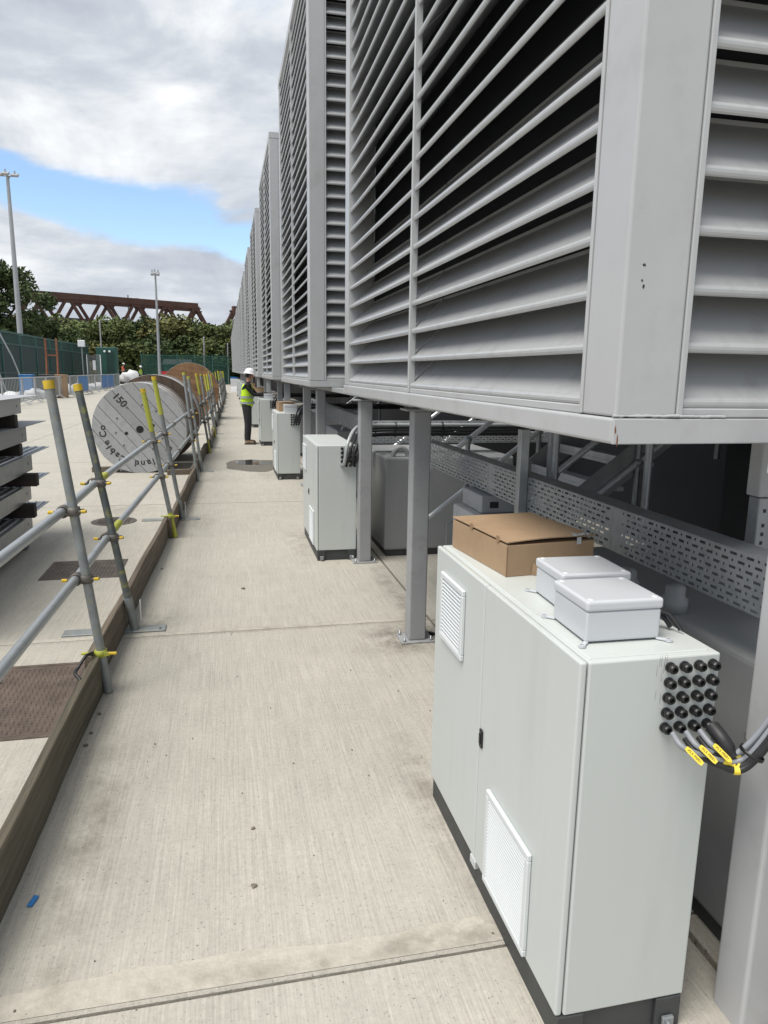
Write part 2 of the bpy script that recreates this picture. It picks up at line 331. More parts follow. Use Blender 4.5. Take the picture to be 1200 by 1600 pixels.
def stain_mat():
    m = bpy.data.materials.new('stain'); m.use_nodes = True; nt = m.node_tree; N = nt.nodes; L = nt.links.new; b = N['Principled BSDF']
    b.inputs['Base Color'].default_value = (0.13, 0.105, 0.075, 1); b.inputs['Roughness'].default_value = 0.95
    t = N.new('ShaderNodeTexCoord'); g_ = N.new('ShaderNodeTexGradient'); g_.gradient_type = 'SPHERICAL'; L(t.outputs['Object'], g_.inputs[0])
    ge = N.new('ShaderNodeNewGeometry'); n = N.new('ShaderNodeTexNoise'); n.inputs['Scale'].default_value = 7; n.inputs['Detail'].default_value = 9; n.inputs['Roughness'].default_value = 0.7; L(ge.outputs['Position'], n.inputs['Vector'])
    r = N.new('ShaderNodeMapRange'); L(n.outputs[0], r.inputs[0]); r.inputs[1].default_value = 0.40; r.inputs[2].default_value = 0.70
    k = N.new('ShaderNodeMath'); k.operation = 'MULTIPLY'; L(g_.outputs[0], k.inputs[0]); L(r.outputs[0], k.inputs[1])
    k2 = N.new('ShaderNodeMath'); k2.operation = 'MULTIPLY'; k2.use_clamp = True; L(k.outputs[0], k2.inputs[0]); k2.inputs[1].default_value = 0.36
    L(k2.outputs[0], b.inputs['Alpha']); MATS['stain'] = m
stain_mat()
disc = MB().add([(math.cos(a * .2618), math.sin(a * .2618), 0) for a in range(24)], [tuple(range(24))])
dme = disc.mesh('stain'); dme.materials.append(MATS['stain'])
for x, y, sx, sy, z in ((1.05, 4.28, .42, .30, .0040), (1.25, 4.6, .5, .22, .0044), (1.12, 4.30, .30, .24, .0068), (1.16, 4.46, .34, .26, .0072), (1.30, 4.9, .10, .6, .0076), (.72, 1.86, .45, .07, .0048), (.78, 2.6, .10, .9, .0052), (-.55, 2.6, .14, 1.3, .0056), (-.50, 5.0, .22, .5, .0060), (-.38, 8.4, .30, .5, .0040), (-1.3, 9.3, .5, .5, .0044), (.3, 4.72, .9, .07, .0064), (.72, 7.2, .18, .9, .0040), (1.3, 5.6, .12, .9, .0048), (.2, 1.83, .8, .05, .0068), (.70, 12.2, .3, .8, .0062)):
    o = ob('stain', dme, None, pav, (x, y, z)); o.scale = (sx, sy, 1)

# rubble and specks on the walkway
q = random.Random(5)
def pebble(r, seed):
    bm = bmesh.new(); bmesh.ops.create_icosphere(bm, subdivisions=1, radius=r); k = random.Random(seed)
    for v in bm.verts: v.co *= 0.7 + 0.6 * k.random(); v.co.z *= 0.6
    me = bpy.data.meshes.new('pebble'); bm.to_mesh(me); bm.free(); return me
pm = MB()
for k in range(230):
    y = 1.3 + 10 * q.random() ** 1.8; x = -0.65 + 1.9 * q.random()
    if q.random() < .35: x = 1.41 + .02 * q.gauss(0, 1)
    r_ = 0.0009 + 0.0021 * q.random() ** 2
    pm.box(x - r_, x + r_, y - r_, y + r_ * 1.4, 0.002, 0.002 + r_ * 1.2, None)
struct(ob('grit', pm, 'stone'), 'stuff')
for (x, y, r_, lab) in ((0.05, 2.20, .011, 'small dark stone on the walkway in front of the blue chip'), (0.06, 2.52, .009, 'tiny dark stone lying mid walkway beyond the other stone'), (.10, 5.68, .016, 'small dark clump on walkway before the second cabinet')):
    o = ob('stone', pebble(r_, int(x * 100 + y * 10)), 'stone', None, (x, y, r_ * .4)); tag(o, lab, 'stone')
tag(ob('plastic_chip', MB().cbox(-.009, .009, -.024, .024, 0, .008, .002, 1), 'blue_chip', None, (-.672, 2.27, .001), (0, 0, rad(-14))), 'small bright blue plastic chip lying beside the timber board', 'chip')

# ------------------------------------------------------------------ louvred units
UX, UZ, UL, UW, UH = 0.92, 1.587, 4.05, 2.5, 4.52
UY = [1.57 + 6.42 * k for k in range(16)]
PST = 0.165
def blade_mb(L, along='y'):
    """drainable louvre blade: rounded lip at the face, plate rising 45 degrees inwards"""
    prof = [(0.007, 0.0), (0.002, 0.003), (0.0, 0.009), (0.0, 0.016), (0.003, 0.023), (0.009, 0.027), (0.017, 0.028), (0.026, 0.036), (0.165, 0.172), (0.165, 0.184), (0.168, 0.184), (0.168, 0.169), (0.026, 0.030), (0.014, 0.003)]
    n = len(prof); mb = MB()
    vs = [(d, t, z) if along == 'y' else (t, d, z) for t in (0, L) for d, z in prof]
    mb.add(vs, [(i, (i + 1) % n, n + (i + 1) % n, n + i) for i in range(n)]); mb.add(vs[:n], [tuple(range(n))]); mb.add(vs[n:], [tuple(range(n - 1, -1, -1))])
    return mb
NB, B0, BS = 32, 0.088, 0.1352
MID = 2.02; LW = PST + 0.012
bay_s = [(LW, MID - .011), (MID + .011, UL - LW)]
bay_e = [(LW, UW / 2 - .02), (UW / 2 + .02, UW - LW)]
bl_s = [blade_mb(b - a, 'y').mesh('blade') for a, b in bay_s]; bl_e = [blade_mb(b - a, 'x').mesh('blade') for a, b in bay_e]
for me in bl_s + bl_e: me.materials.append(MATS['blade_paint'])
def rep(me_mb_fn, poss):
    out = MB()
    for (x, y, z) in poss:
        b = me_mb_fn(); out.add([(vx + x, vy + y, vz + z) for vx, vy, vz in b.v], b.f)
    return out
U_meshes = {}
def um(key, mb, m):
    if key not in U_meshes:
        U_meshes[key] = mb().mesh(key); U_meshes[key].materials.append(MATS[m])
    return U_meshes[key]
def post_mesh():
    mb = MB(); mb.cbox(0, PST, 0, PST, 0.066, UH - .10, .006, 2); return mb
def stile_mesh(): return MB()
for ui, uy in enumerate(UY):
    lab = ['nearest grey louvred enclosure on steel posts, above the cabinet with cardboard box', ][0] if ui == 0 else '%s grey louvred enclosure on posts, counted from the nearest one' % NTH[ui]
    u = thing('louvred_enclosure', lab, 'louvre enclosure', (UX, uy, UZ), 0, 'louvred enclosures in a row')
    # base frame: four lengths of box section
    o = ob('base_beam', um('base_beam_long', lambda: MB().cbox(-.006, .10, .0015, UL - .0015, 0, .064, .008, 3), 'unit_paint'), None, u)
    o = ob('base_beam', um('base_beam_end', lambda: MB().cbox(-.0068, UW + .0068, -.0075, -.0008, 0.0005, .0632, .0028, 2).box(.102, UW - .102, 0, .10, .001, .06), 'unit_paint'), None, u, (0, 0, 0))
    ob('base_beam', um('base_beam_end', None, None), None, u, (0, UL + .0085, 0))
    ob('base_beam', um('base_beam_long', None, None), None, u, (UW - .094, 0, 0))
    for (px, py) in ((0, 0), (0, UL - PST), (UW - PST, 0), (UW - PST, UL - PST)):
        ob('corner_post', um('corner_post', post_mesh, 'unit_paint'), None, u, (px, py, 0))
    # thin jambs beside the posts, slightly recessed lips
    for py in (PST + .001, UL - PST - .013):
        ob('jamb', um('jamb_side', lambda: MB().cbox(-.003, .192, 0, .014, .067, UH - .11, .002, 1), 'unit_paint'), None, u, (0, py, 0))
    ob('jamb', um('jamb_end', lambda: MB().cbox(0, .016, -.003, .192, .067, UH - .11, .002, 1), 'unit_paint'), None, u, (PST + .001, 0, 0)); ob('jamb', um('jamb_end', None, None), None, u, (PST + .001, UL - .19, 0))
    ob('mullion', um('mullion', lambda: MB().cbox(-.004, .032, MID - .010, MID + .010, .067, UH - .11, .003, 1), 'unit_paint'), None, u)
    ob('mullion', um('mullion_end', lambda: MB().cbox(UW / 2 - .010, UW / 2 + .010, -.004, .12, .067, UH - .11, .003, 1), 'unit_paint'), None, u)
    ob('sill', um('sill_side', lambda: MB().cbox(.004, .13, PST + .014, MID - .019, .0645, .088, .003, 1).cbox(.004, .13, MID + .019, UL - PST - .014, .0645, .088, .003, 1), 'unit_paint'), None, u)
    ob('sill', um('sill_end', lambda: MB().cbox(PST + .016, UW / 2 - .019, .004, .13, .0645, .088, .003, 1).cbox(UW / 2 + .019, UW - PST - .014, .004, .13, .0645, .088, .003, 1), 'unit_paint'), None, u)
    ob('top_beam', um('top_beam', lambda: MB().box(-.004, .12, -.004, UL + .004, UH - .10, UH).box(UW - .12, UW + .004, -.004, UL + .004, UH - .10, UH).box(.121, UW - .121, -.004, .12, UH - .1, UH - .001).box(.121, UW - .121, UL - .12, UL + .004, UH - .1, UH - .001), 'unit_paint'), None, u)
    ob('insect_screen', um('insect_screen', lambda: MB().box(.19, .195, .19, UL - .19, .07, UH - .11).box(.196, UW - .19, .19, .195, .07, UH - .11).box(.196, UW - .19, UL - .195, UL - .19, .07, UH - .11).box(UW - .195, UW - .19, .196, UL - .196, .07, UH - .11), 'screen'), None, u)
    ob('floor_plate', um('floor_plate', lambda: MB().box(.101, UW - .101, .101, UL - .101, .02, .03), 'post_paint'), None, u)
    ob('roof_plate', um('roof_plate', lambda: MB().box(.05, UW - .05, .05, UL - .05, UH - .03, UH - .02), 'unit_paint'), None, u)
    if ui == 0:
        # weld seams at the near corner
        w = MB(); k = random.Random(3)
        for a, b in (((-.004, .004, .068), (.17, -.006, .068)), ((.17, -.004, .067), (.30, -.004, .067))):
            a = Vector(a); b = Vector(b); pts = [a.lerp(b, t / 16) + Vector((0, -.001 * k.random(), .002 * k.random())) for t in range(17)]; w.tube(pts, [.0028 + .0016 * k.random() for _ in pts], 6)
        ob('weld_seam', w, 'unit_paint', u)
        for cx_, cz_, sx_, sz_ in ((.045, .420, .004, .0035), (.043, .385, .0025, .003), (.048, .372, .003, .005), (.006, .010, .002, .014), (-.001, .035, .002, .010), (.11, 1.02, .003, .002)):
            n_ = 9; ph_ = cz_ * 50; ob('paint_chip', MB().add([(cx_ + sx_ * math.cos(6.283 * a / n_) * (1 + .3 * math.sin(3 * a + ph_)), -.0006 if cz_ > .06 else -.0082, cz_ + sz_ * math.sin(6.283 * a / n_) * (1 + .3 * math.cos(2 * a + ph_))) for a in range(n_)], [tuple(range(n_))]), 'rusty_frame' if cz_ < .3 else 'timber', u)
    def place(me, x, y):
        for k in range(NB): ob('blade', me, None, u, (x + .0012 * (R.random() - .5), y, B0 + BS * k + .0022 * (R.random() - .5)))
    if ui < 3:
        for (a, b), me in zip(bay_s, bl_s): place(me, .006, a)
        place(bl_e[0], bay_e[0][0], .006)
        if ui == 0: place(bl_e[1], bay_e[1][0], .006)
        else: struct(ob('blades', um('blades_end2', lambda: rep(lambda: blade_mb(bay_e[1][1] - bay_e[1][0], 'x'), [(bay_e[1][0], .006, B0 + BS * k) for k in range(NB)]), 'blade_paint'), None, u), 'stuff')
    else:
        def allb():
            out = MB()
            for a, b in bay_s:
                m_ = rep(lambda: blade_mb(b - a, 'y'), [(.006, a, B0 + BS * k) for k in range(NB)]); out.add(m_.v, m_.f)
            for a, b in bay_e:
                m_ = rep(lambda: blade_mb(b - a, 'x'), [(a, .006, B0 + BS * k) for k in range(NB)]); out.add(m_.v, m_.f)
            return out
        struct(ob('blades', um('blades_far', allb, 'blade_paint'), None, u), 'stuff')

# ------------------------------------------------------------------ support posts
def support_post(x, y, label, top=1.52, group='steel support posts under the enclosures', plate=True):
    t = thing('support_post', label, 'post', (x, y, 0), 0, group)
    ob('shaft', um('sp_shaft%.2f%d' % (top, plate), lambda: MB().cbox(-.058, .058, -.058, .058, .012 if plate else -.02, top, .010, 3), 'post_paint' if plate else 'unit_paint'), None, t)
    if not plate:
        ob('cap_plate', MB().cbox(-.075, .075, -.062, .07, 0, .06, .002, 1), 'unit_paint', t, (0, 0, top)); return t
    ob('base_plate', um('sp_base', lambda: MB().cbox(-.112, .112, -.09, .09, 0, .0125, .002, 1), 'post_paint'), None, t)
    ob('cap_plate', um('sp_cap', lambda: MB().cbox(-.112, .112, -.09, .09, 0, .012, .002, 1), 'post_paint'), None, t, (0, 0, top))
    for bx, by in ((-.09, -.068), (.09, -.068), (-.09, .068), (.09, .068)):
        ob('anchor_bolt', um('sp_bolt', lambda: MB().lathe([(.0, .03), (.006, .03), (.006, .012), (.011, .012), (.011, 0), (0, 0)], 8), 'galv'), None, t, (bx, by, .0125))
    return t
support_post(1.375, 1.425, 'pale grey steel post closest to camera at the picture edge, behind the cable loops', plate=False)
support_post(1.20, 4.36, 'grey steel post standing just beyond the cabinet with the cardboard box')
support_post(1.235, 6.38, 'grey steel post between second cabinet and the tank with lifting lug', 1.50)
for k, y in enumerate((9.4, 11.0, 14.6, 16.6, 20.9, 22.4, 27.3, 29.2, 34, 36, 40.5, 43, 47, 50, 54, 57)):
    support_post(1.22, y, '%s grey steel post under the row of enclosures, counted from the camera' % NTH[k + 3])
bm_ = ob('carrier_beam', MB().cbox(1.165, 1.275, 3.95, 105, 1.535, 1.583, .004, 1), 'post_paint')
tag(bm_, 'long grey carrier beam lying on the posts beneath the enclosures', 'beam')
tag(ob('carrier_beam', MB().cbox(3.2, 3.31, 3.95, 105, 1.48, 1.583, .004, 1), 'post_paint'), 'rear grey carrier beam in shade beneath the enclosures', 'beam')

# ------------------------------------------------------------------ control cabinets
CW, CD, CH = 1.18, 0.375, 1.09
def grille(w, h, n):
    """filter grille in the y-z plane facing -x"""
    fr = MB(); t = .022
    fr.cbox(-.014, 0, 0, w, 0, t, .003, 1).cbox(-.014, 0, 0, w, h - t, h, .003, 1).cbox(-.0139, 0, 0, t, t - .001, h - t + .001, .003, 1).cbox(-.0139, 0, w - t, w, t - .001, h - t + .001, .003, 1)
    sl = MB()
    for k in range(n):
        z = t + (h - 2 * t) * (k + .15) / n; d = (h - 2 * t) / n
        sl.add([(-.004, t, z + d * .50), (-.013, t, z + d * .08), (-.013, w - t, z + d * .08), (-.004, w - t, z + d * .50), (-.003, t, z + d * .36), (-.0125, t, z - d * .12), (-.0125, w - t, z - d * .12), (-.003, w - t, z + d * .36)],
               [(0, 1, 2, 3), (7, 6, 5, 4), (0, 4, 5, 1), (1, 5, 6, 2), (2, 6, 7, 3), (3, 7, 4, 0)])
    return fr, sl
def gland_mb():
    M = rotm('X', 90)
    mb = MB(); mb.lathe([(0, 0), (.0132, 0), (.0132, .006), (.0112, .0065), (.0112, .010), (.0122, .0105), (.0122, .018), (.0098, .022), (.0068, .0222), (.0062, .015), (0, .015)], 6 if False else 12, M, False)
    return mb
CABY = [1.43, 6.46, 11.65, 17.15, 22.8, 28.4, 34.0, 39.6, 45.2, 50.8]
def cabinet(i, y, label):
    t = thing('control_cabinet', label, 'cabinet', (0.80, y, 0), 0, 'grey control cabinets along the walkway')
    pl = ob('plinth', um('cab_plinth', lambda: MB().box(.010, CD - .004, .012, CW - .012, 0, .098), 'plinth_paint'), None, t)
    for yy in (.002,):
        ob('plinth_corner', um('cab_pc', lambda: MB().cbox(0, .075, 0, .012, 0, .097, .002, 1), 'plinth_paint'), None, pl, (.006, -.001, 0)); ob('plinth_corner', um('cab_pc', None, None), None, pl, (CD - .079, -.001, 0))
        ob('foot_bracket', um('cab_fb', lambda: MB().cbox(0, .034, -.012, 0, 0.004, .045, .003, 1).lathe([(0, .02), (.009, .02), (.009, .0), (0, 0)], 8, trans(.017, -.010, .024) @ rotm('X', 90), False), 'galv'), None, pl, (.030, -.002, 0)); ob('foot_bracket', um('cab_fb', None, None), None, pl, (CD - .062, -.002, 0))
    ob('body', um('cab_body', lambda: MB().cbox(.022, CD, 0, CW, .1, CH - .004, .0045, 2).cbox(.030, CD - .02, .02, CW - .02, CH - .01, CH, .003, 1), 'cabinet_paint'), None, t)
    d1 = ob('door', um('cab_door_near', lambda: MB().cbox(0, .019, .004, .634, .098, CH - .004, .006, 3), 'cabinet_paint'), None, t)
    d2 = ob('door', um('cab_door_far', lambda: MB().cbox(0, .019, .640, CW - .003, .098, CH - .004, .006, 3), 'cabinet_paint'), None, t)
    fr, sl = None, None
    if 'gr_f1' not in U_meshes:
        a, b = grille(.33, .33, 24); U_meshes['gr_f1'] = a.mesh('grille_frame'); U_meshes['gr_s1'] = b.mesh('grille_slats')
        a, b = grille(.26, .26, 15); U_meshes['gr_f2'] = a.mesh('grille_frame'); U_meshes['gr_s2'] = b.mesh('grille_slats')
        for kk in ('gr_f1', 'gr_s1', 'gr_f2', 'gr_s2'): U_meshes[kk].materials.append(MATS['grille_plastic'])
    ob('vent_frame', U_meshes['gr_f1'], None, d1, (-.0005, .19, .110)); struct(ob('vent_slats', U_meshes['gr_s1'], None, d1, (-.0005, .19, .110)), 'stuff')
    ob('vent_frame', U_meshes['gr_f2'], None, d2, (-.0005, .82, .750)); struct(ob('vent_slats', U_meshes['gr_s2'], None, d2, (-.0005, .82, .750)), 'stuff')
    ob('vent_shade_plate', um('vb1', lambda: MB().box(-.0015, -.0008, .02, .31, .02, .31), 'slat_gap_shade'), None, d1, (-.0005, .19, .110)); ob('vent_shade_plate', um('vb2', lambda: MB().box(-.0015, -.0008, .02, .24, .02, .24), 'slat_gap_shade'), None, d2, (-.0005, .82, .750))  # dark plates stand in for the shade in the slat gaps
    ob('lock', um('cab_lock', lambda: MB().cbox(-.006, 0, -.013, .013, -.032, .032, .005, 3).cbox(-.010, -.005, -.007, .007, -.018, .018, .003, 2), 'black_plastic'), None, d1, (0, .612, .565))
    for r_ in range(5):
        for c_ in range(4):
            ob('cable_gland', um('cab_gland', gland_mb, 'black_plastic'), None, t, (.236 + c_ * .0385 + (.0015 if c_ > 1 else 0), -.0005, 1.060 - r_ * .0395))
    return t
clab = ['nearest light grey cabinet with a cardboard box on its top', 'second light grey cabinet, bare topped, with conduit bending into it', 'third light grey cabinet with open carton and white box on top', 'fourth light grey cabinet, the one the worker leans over']
cabs = []
for i, y in enumerate(CABY):
    cabs.append(cabinet(i, y, clab[i] if i < 4 else '%s light grey cabinet along the walkway, beyond the worker' % NTH[i]))
# door hinge strip and bracket under the near door of the first cabinet
ob('door_bracket', MB().cbox(-.004, .012, .615, .665, .070, .100, .002, 1), 'galv_bright', cabs[0])
# scuffs beside the glands
sc = MB()
for k in range(9):
    x = .20 + .03 * R.random(); z = .96 + .11 * R.random(); sc.add([(x, -.0004, z), (x + .0012, -.0004, z), (x + .002, -.0004, z + .03 * R.random()), (x + .0012, -.0004, z + .03)], [(0, 1, 2, 3)])
ob('scuff_mark', sc, 'tank_paint', cabs[0])

# ------------------------------------------------------------------ things on the cabinets
def carton(loc, rz, w, l, h, label, torn=False):
    t = thing('cardboard_box', label, 'box', loc, rz, 'cardboard boxes on cabinets')
    ob('box_body', MB().cbox(0, w, 0, l, 0, h - .012, .002, 1), 'cardboard', t)
    # lid: its near edge stands a little open
    lid = MB(); n = 8; top = []; bt = []
    for a in range(n + 1):
        for b in range(n + 1):
            x = -.002 + (w + .004) * a / n; y = -.001 + (l + .002) * b / n
            z = h + .006 * math.sin(math.pi * a / n) * (1 - b / n) - .004 * math.sin(math.pi * a / n) * math.sin(math.pi * b / n) + .004 * (a / n) * (1 - b / n)
            top.append((x, y, z)); bt.append((x, y, z - .004))
    m = (n + 1) ** 2; fs = []
    for a in range(n):
        for b in range(n):
            i = a * (n + 1) + b; fs.append((i, i + n + 1, i + n + 2, i + 1)); fs.append((m + i, m + i + 1, m + i + n + 2, m + i + n + 1))
    for a in range(n):
        i = a * (n + 1); j = i + n; fs.append((i, m + i, m + i + n + 1, i + n + 1)); fs.append((j, j + n + 1, m + j + n + 1, m + j)); fs.append((a, a + 1, m + a + 1, m + a)); i = n * (n + 1) + a; fs.append((i, m + i, m + i + 1, i + 1))
    ob('lid', lid.add(top + bt, fs), 'cardboard', t)
    for yy in (l * .15, l * .62):
        ob('tab_notch', MB().lathe([(0, 0), (.013, 0), (.013, .003), (0, .003)], 10, trans(.0005, yy, h - .004) @ rotm('Y', -90), False), 'cardboard_edge', t)
    ob('corner_crease', MB().box(-.0015, .0015, -.0015, .0015, 0, h - .014), 'cardboard_edge', t)
    if torn:
        tp = MB(); k = random.Random(11); pts = []
        for a in range(7): pts.append((w * .72 + .012 * a, -.004 - .006 * k.random(), h + .004 + .008 * k.random()))
        vs = pts + [(x + .004 * k.random(), y + .018 + .01 * k.random(), h + .006 + .012 * k.random()) for x, y, z in pts]
        ob('torn_tape', tp.add(vs, [(a, a + 1, a + 8, a + 7) for a in range(6)]).box(w * .78, w * .83, -.006, -.004, h - .022, h + .002), 'foil', t)
        ob('torn_flap', MB().add([(-.001, -.002, .0), (.016, -.010, .004), (.020, -.014, .030), (.004, -.003, .045), (-.001, -.004, .02)], [(0, 1, 2, 3, 4)]), 'cardboard', t, (w * .28, -.001, 0))
    return t
carton((.893, 2.128, CH), rad(6), .335, .44, .120, 'brown cardboard box with torn tape on the nearest cabinet', True)
def jbox(loc, rz, w, l, h, label):
    t = thing('junction_box', label, 'junction box', loc, rz, 'white junction boxes on the nearest cabinet')
    ob('base', MB().cbox(0, w, 0, l, .004, h * .74, .006, 3), 'jbox_plastic', t)
    ld = ob('lid', MB().cbox(-.0035, w + .0035, -.0035, l + .0035, h * .745, h, .008, 3), 'jbox_plastic', t)
    for x, y in ((.014, .014), (w - .014, .014), (.014, l - .014), (w - .014, l - .014)):
        ob('lid_screw', MB().lathe([(0, .0015), (.007, .0015), (.008, 0)], 12), 'grille_plastic', ld, (x, y, h))
    for x, y, a in ((0, 0, -135), (w, 0, -45), (0, l, 135), (w, l, 45)):
        ob('mounting_foot', MB().cbox(-.008, .018, -.006, .006, 0, .006, .002, 2).lathe([(.0045, .007), (.009, .007), (.009, 0), (.0045, 0), (.0045, .007)], 12, trans(.024, 0, 0), False), 'jbox_plastic', t, (x, y, .0005), (0, 0, rad(a)))
    return t
jbox((.862, 1.530, CH + .001), rad(-1), .205, .19, .112, 'white plastic junction box nearest the cable glands, in front of its twin')
jbox((.912, 1.765, CH + .001), rad(-2), .205, .19, .112, 'white plastic junction box between its twin and the cardboard box')
# short black lead behind the boxes
tag(ob('cable', MB().tube([(1.075, 1.60, CH + .05), (1.10, 1.60, CH + .055), (1.13, 1.585, CH + .045), (1.15, 1.565, CH + .015), (1.152, 1.56, CH + .008)], .006, 8).tube([(1.07, 1.62, CH + .04), (1.10, 1.62, CH + .046), (1.125, 1.60, CH + .035), (1.138, 1.585, CH + .008)], .006, 8), 'rubber'), 'short black cables looping behind the front junction box', 'cable')
carton((.875, 12.05, CH), rad(3), .26, .45, .15, 'open brown carton on the third cabinet behind a white box')
def smallbox(loc, w, l, h, label):
    t = thing('junction_box', label, 'junction box', loc)
    ob('base', MB().cbox(0, w, 0, l, 0, h * .7, .006, 2), 'jbox_plastic', t); ob('lid', MB().cbox(-.003, w + .003, -.003, l + .003, h * .7, h, .006, 2), 'jbox_plastic', t); return t
smallbox((.93, 11.72, CH), .21, .2, .13, 'white box at the front edge of the third cabinet')
smallbox((.90, 17.35, CH), .22, .24, .13, 'white box under the hands of the worker')
carton((.86, 23.1, CH), rad(4), .34, .5, .14, 'flat brown cardboard box on the fifth cabinet')
carton((.86, 28.8, CH), rad(-3), .3, .4, .2, 'brown cardboard box on the sixth cabinet')

# ------------------------------------------------------------------ cables of the first cabinet
def smooth_path(pts, n=8):
    pts = [Vector(p) for p in pts]; out = []
    for i in range(len(pts) - 1):
        p0 = pts[max(i - 1, 0)]; p1 = pts[i]; p2 = pts[i + 1]; p3 = pts[min(i + 2, len(pts) - 1)]
        for k in range(n):
            t = k / n; out.append(0.5 * ((2 * p1) + (-p0 + p2) * t + (2 * p0 - 5 * p1 + 4 * p2 - p3) * t * t + (-p0 + 3 * p1 - 3 * p2 + p3) * t ** 3))
    out.append(pts[-1]); return out
bun = thing('cable_bundle', 'grey and black cable bundle with yellow tags hanging off the nearest cabinet', 'cables', (0, 0, 0))
gx = [1.040, 1.0775, 1.115, 1.1525]; gz_ = 1.058 - 4 * .0395
mid = Vector((1.185, 1.335, .850)); end = Vector((1.30, 1.285, 1.10)); end2 = Vector((1.40, 1.23, 1.35))
spec_c = [(0, .0070, 'grey_cable', (.0, .0, .0)), (1, .0070, 'grey_cable', (.004, .010, .010)), (2, .0070, 'grey_cable', (-.004, .006, .018)), (3, .0135, 'rubber', (.006, -.004, -.014)), (1, .0085, 'rubber', (.0, -.010, -.018)), (2, .0085, 'rubber', (.012, -.006, -.010))]
PATHS = []
for k, (gi, r_, m_, d) in enumerate(spec_c):
    d = Vector(d); s = Vector((gx[gi], 1.40, gz_ - (.018 if k > 3 else 0)))
    p = [s, s + Vector((.006, -.040, -.018)), s.lerp(mid + d, .55) + Vector((0, -.012, -.018)), mid + d, mid.lerp(end, .35) + d * 1.0 + Vector((.008, 0, -.012)), end + d, end2 + d]
    path_ = smooth_path(p); ob('cable', MB().tube(path_, r_, 9), m_, bun); PATHS.append((path_, r_))
    if k == 3: ob('cable_boot', MB().tube(smooth_path([s + Vector((0, .004, .004)), s + Vector((.004, -.03, -.012)), s + Vector((.018, -.055, -.045))]), [.019] * 12 + [.018, .016, .0145, .014, .014], 12), 'rubber', bun)
for k, (gi, r_, m_, d) in enumerate(spec_c[:3]):
    s = Vector((gx[gi], 1.40, gz_)); dr = Vector((.055, -.052, -.060)).normalized(); a = s + Vector((.008, -.038, -.018))
    tg = MB(); side = dr.cross(Vector((0, -1, .25))).normalized(); nrm = side.cross(dr).normalized()
    if nrm.y > 0: nrm = -nrm
    o_ = a + nrm * .010
    W2, Ln, Th = .0062, .050, .002
    vs = [o_ + side * sx * (W2 * (.75 if t in (0, 1) else 1)) + dr * (t * Ln) + nrm * (Th * h_) for h_ in (0, 1) for t in (0, .12, .5, .88, 1) for sx in (-1, 1)]
    fs = [(2 * i, 2 * i + 1, 2 * i + 3, 2 * i + 2) for i in range(4)] + [(10 + 2 * i, 10 + 2 * i + 2, 10 + 2 * i + 3, 10 + 2 * i + 1) for i in range(4)] + [(0, 10, 11, 1), (8, 9, 19, 18)] + [(2 * i, 2 * i + 2, 12 + 2 * i, 10 + 2 * i) for i in range(4)] + [(2 * i + 1, 11 + 2 * i, 13 + 2 * i, 2 * i + 3) for i in range(4)]
    o2 = ob('cable_tag', tg.add(vs, fs), 'tag_yellow', bun)
    cu = bpy.data.curves.new('tag_text', 'FONT'); cu.body = 'XL5 M001'; cu.size = .0085; cu.align_x = 'CENTER'; cu.align_y = 'CENTER'; cu.space_character = 1.1
    tmp = bpy.data.objects.new('tag_text', cu); scene.collection.objects.link(tmp); me = bpy.data.meshes.new_from_object(tmp); bpy.data.objects.remove(tmp)
    Mx = Matrix.Identity(4)
    yv = nrm.cross(dr)
    for r3 in range(3): Mx[r3][0] = dr[r3]; Mx[r3][1] = yv[r3]; Mx[r3][2] = nrm[r3]; Mx[r3][3] = (o_ + dr * Ln * .5 + nrm * (Th + .0006))[r3]
    me.transform(Mx); me.materials.append(MATS['ink']); link(bpy.data.objects.new('tag_print', me), o2)
for ci, f0 in ((0, .40), (1, .46), (3, .42), (4, .44), (5, .36)):
    pth, rr = PATHS[ci]; i0 = int(len(pth) * f0); ob('cable_tag', MB().tube(pth[i0:i0 + 3], [rr + .0035] * 3, 6), 'tag_yellow', bun)
for c_ in (Vector((1.205, 1.325, .872)), Vector((1.255, 1.305, .985))):
    dd = (end - mid).normalized(); M = trans(*c_) @ dd.to_track_quat('Z', 'Y').to_matrix().to_4x4()
    ob('cable_tie', MB().lathe([(.028, -.004), (.030, -.004), (.030, .004), (.028, .004), (.028, -.004)], 14, M).box(.02, .034, -.004, .004, -.005, .005, M).tube([M @ Vector((.03, 0, 0)), M @ Vector((.05, .01, .012)), M @ Vector((.06, .012, .02))], .002, 5), 'black_plastic', bun)

# conduit and cables into the second cabinet, and loops on the next ones
for ci, y in ((1, 6.46), (2, 11.65), (3, 17.15)):
    b = thing('cable_bundle', ['', 'grey conduit and black cables curving from tray into the second cabinet', 'black cables arching into the third cabinet beside the white box', 'black cable loops beside the fourth cabinet'][ci], 'cables', (0, y, 0))
    rows = [(0, .017, 'barrier_steel', .0), (1, .012, 'rubber', -.03), (2, .012, 'rubber', -.055), (3, .013, 'rubber', -.08), (2, .010, 'rubber', -.10)]
    if ci > 1: rows = rows[1:]
    for k, (gi, r_, m_, dz) in enumerate(rows):
        x0 = 1.04 + gi * .0375; z0 = .905 + .02 * (k % 2)
        p = [(x0, -.02, z0), (x0 + .01, -.075, z0 + .04), (x0 + .04, -.07, 1.12 + dz * .8), (x0 + .14, .10, 1.235 + dz), (x0 + .30, .30, 1.25 + dz), (1.9, .36, 1.25 + dz), (3.0, .36, 1.25 + dz)]
        ob('cable', MB().tube(smooth_path(p, 7), r_, 8), m_, b)
    for xx in (1.42, 1.62, 1.86, 2.1):
        ob('cable_tie', MB().box(xx, xx + .008, .33, .388, 1.13, 1.275), 'black_plastic', b)

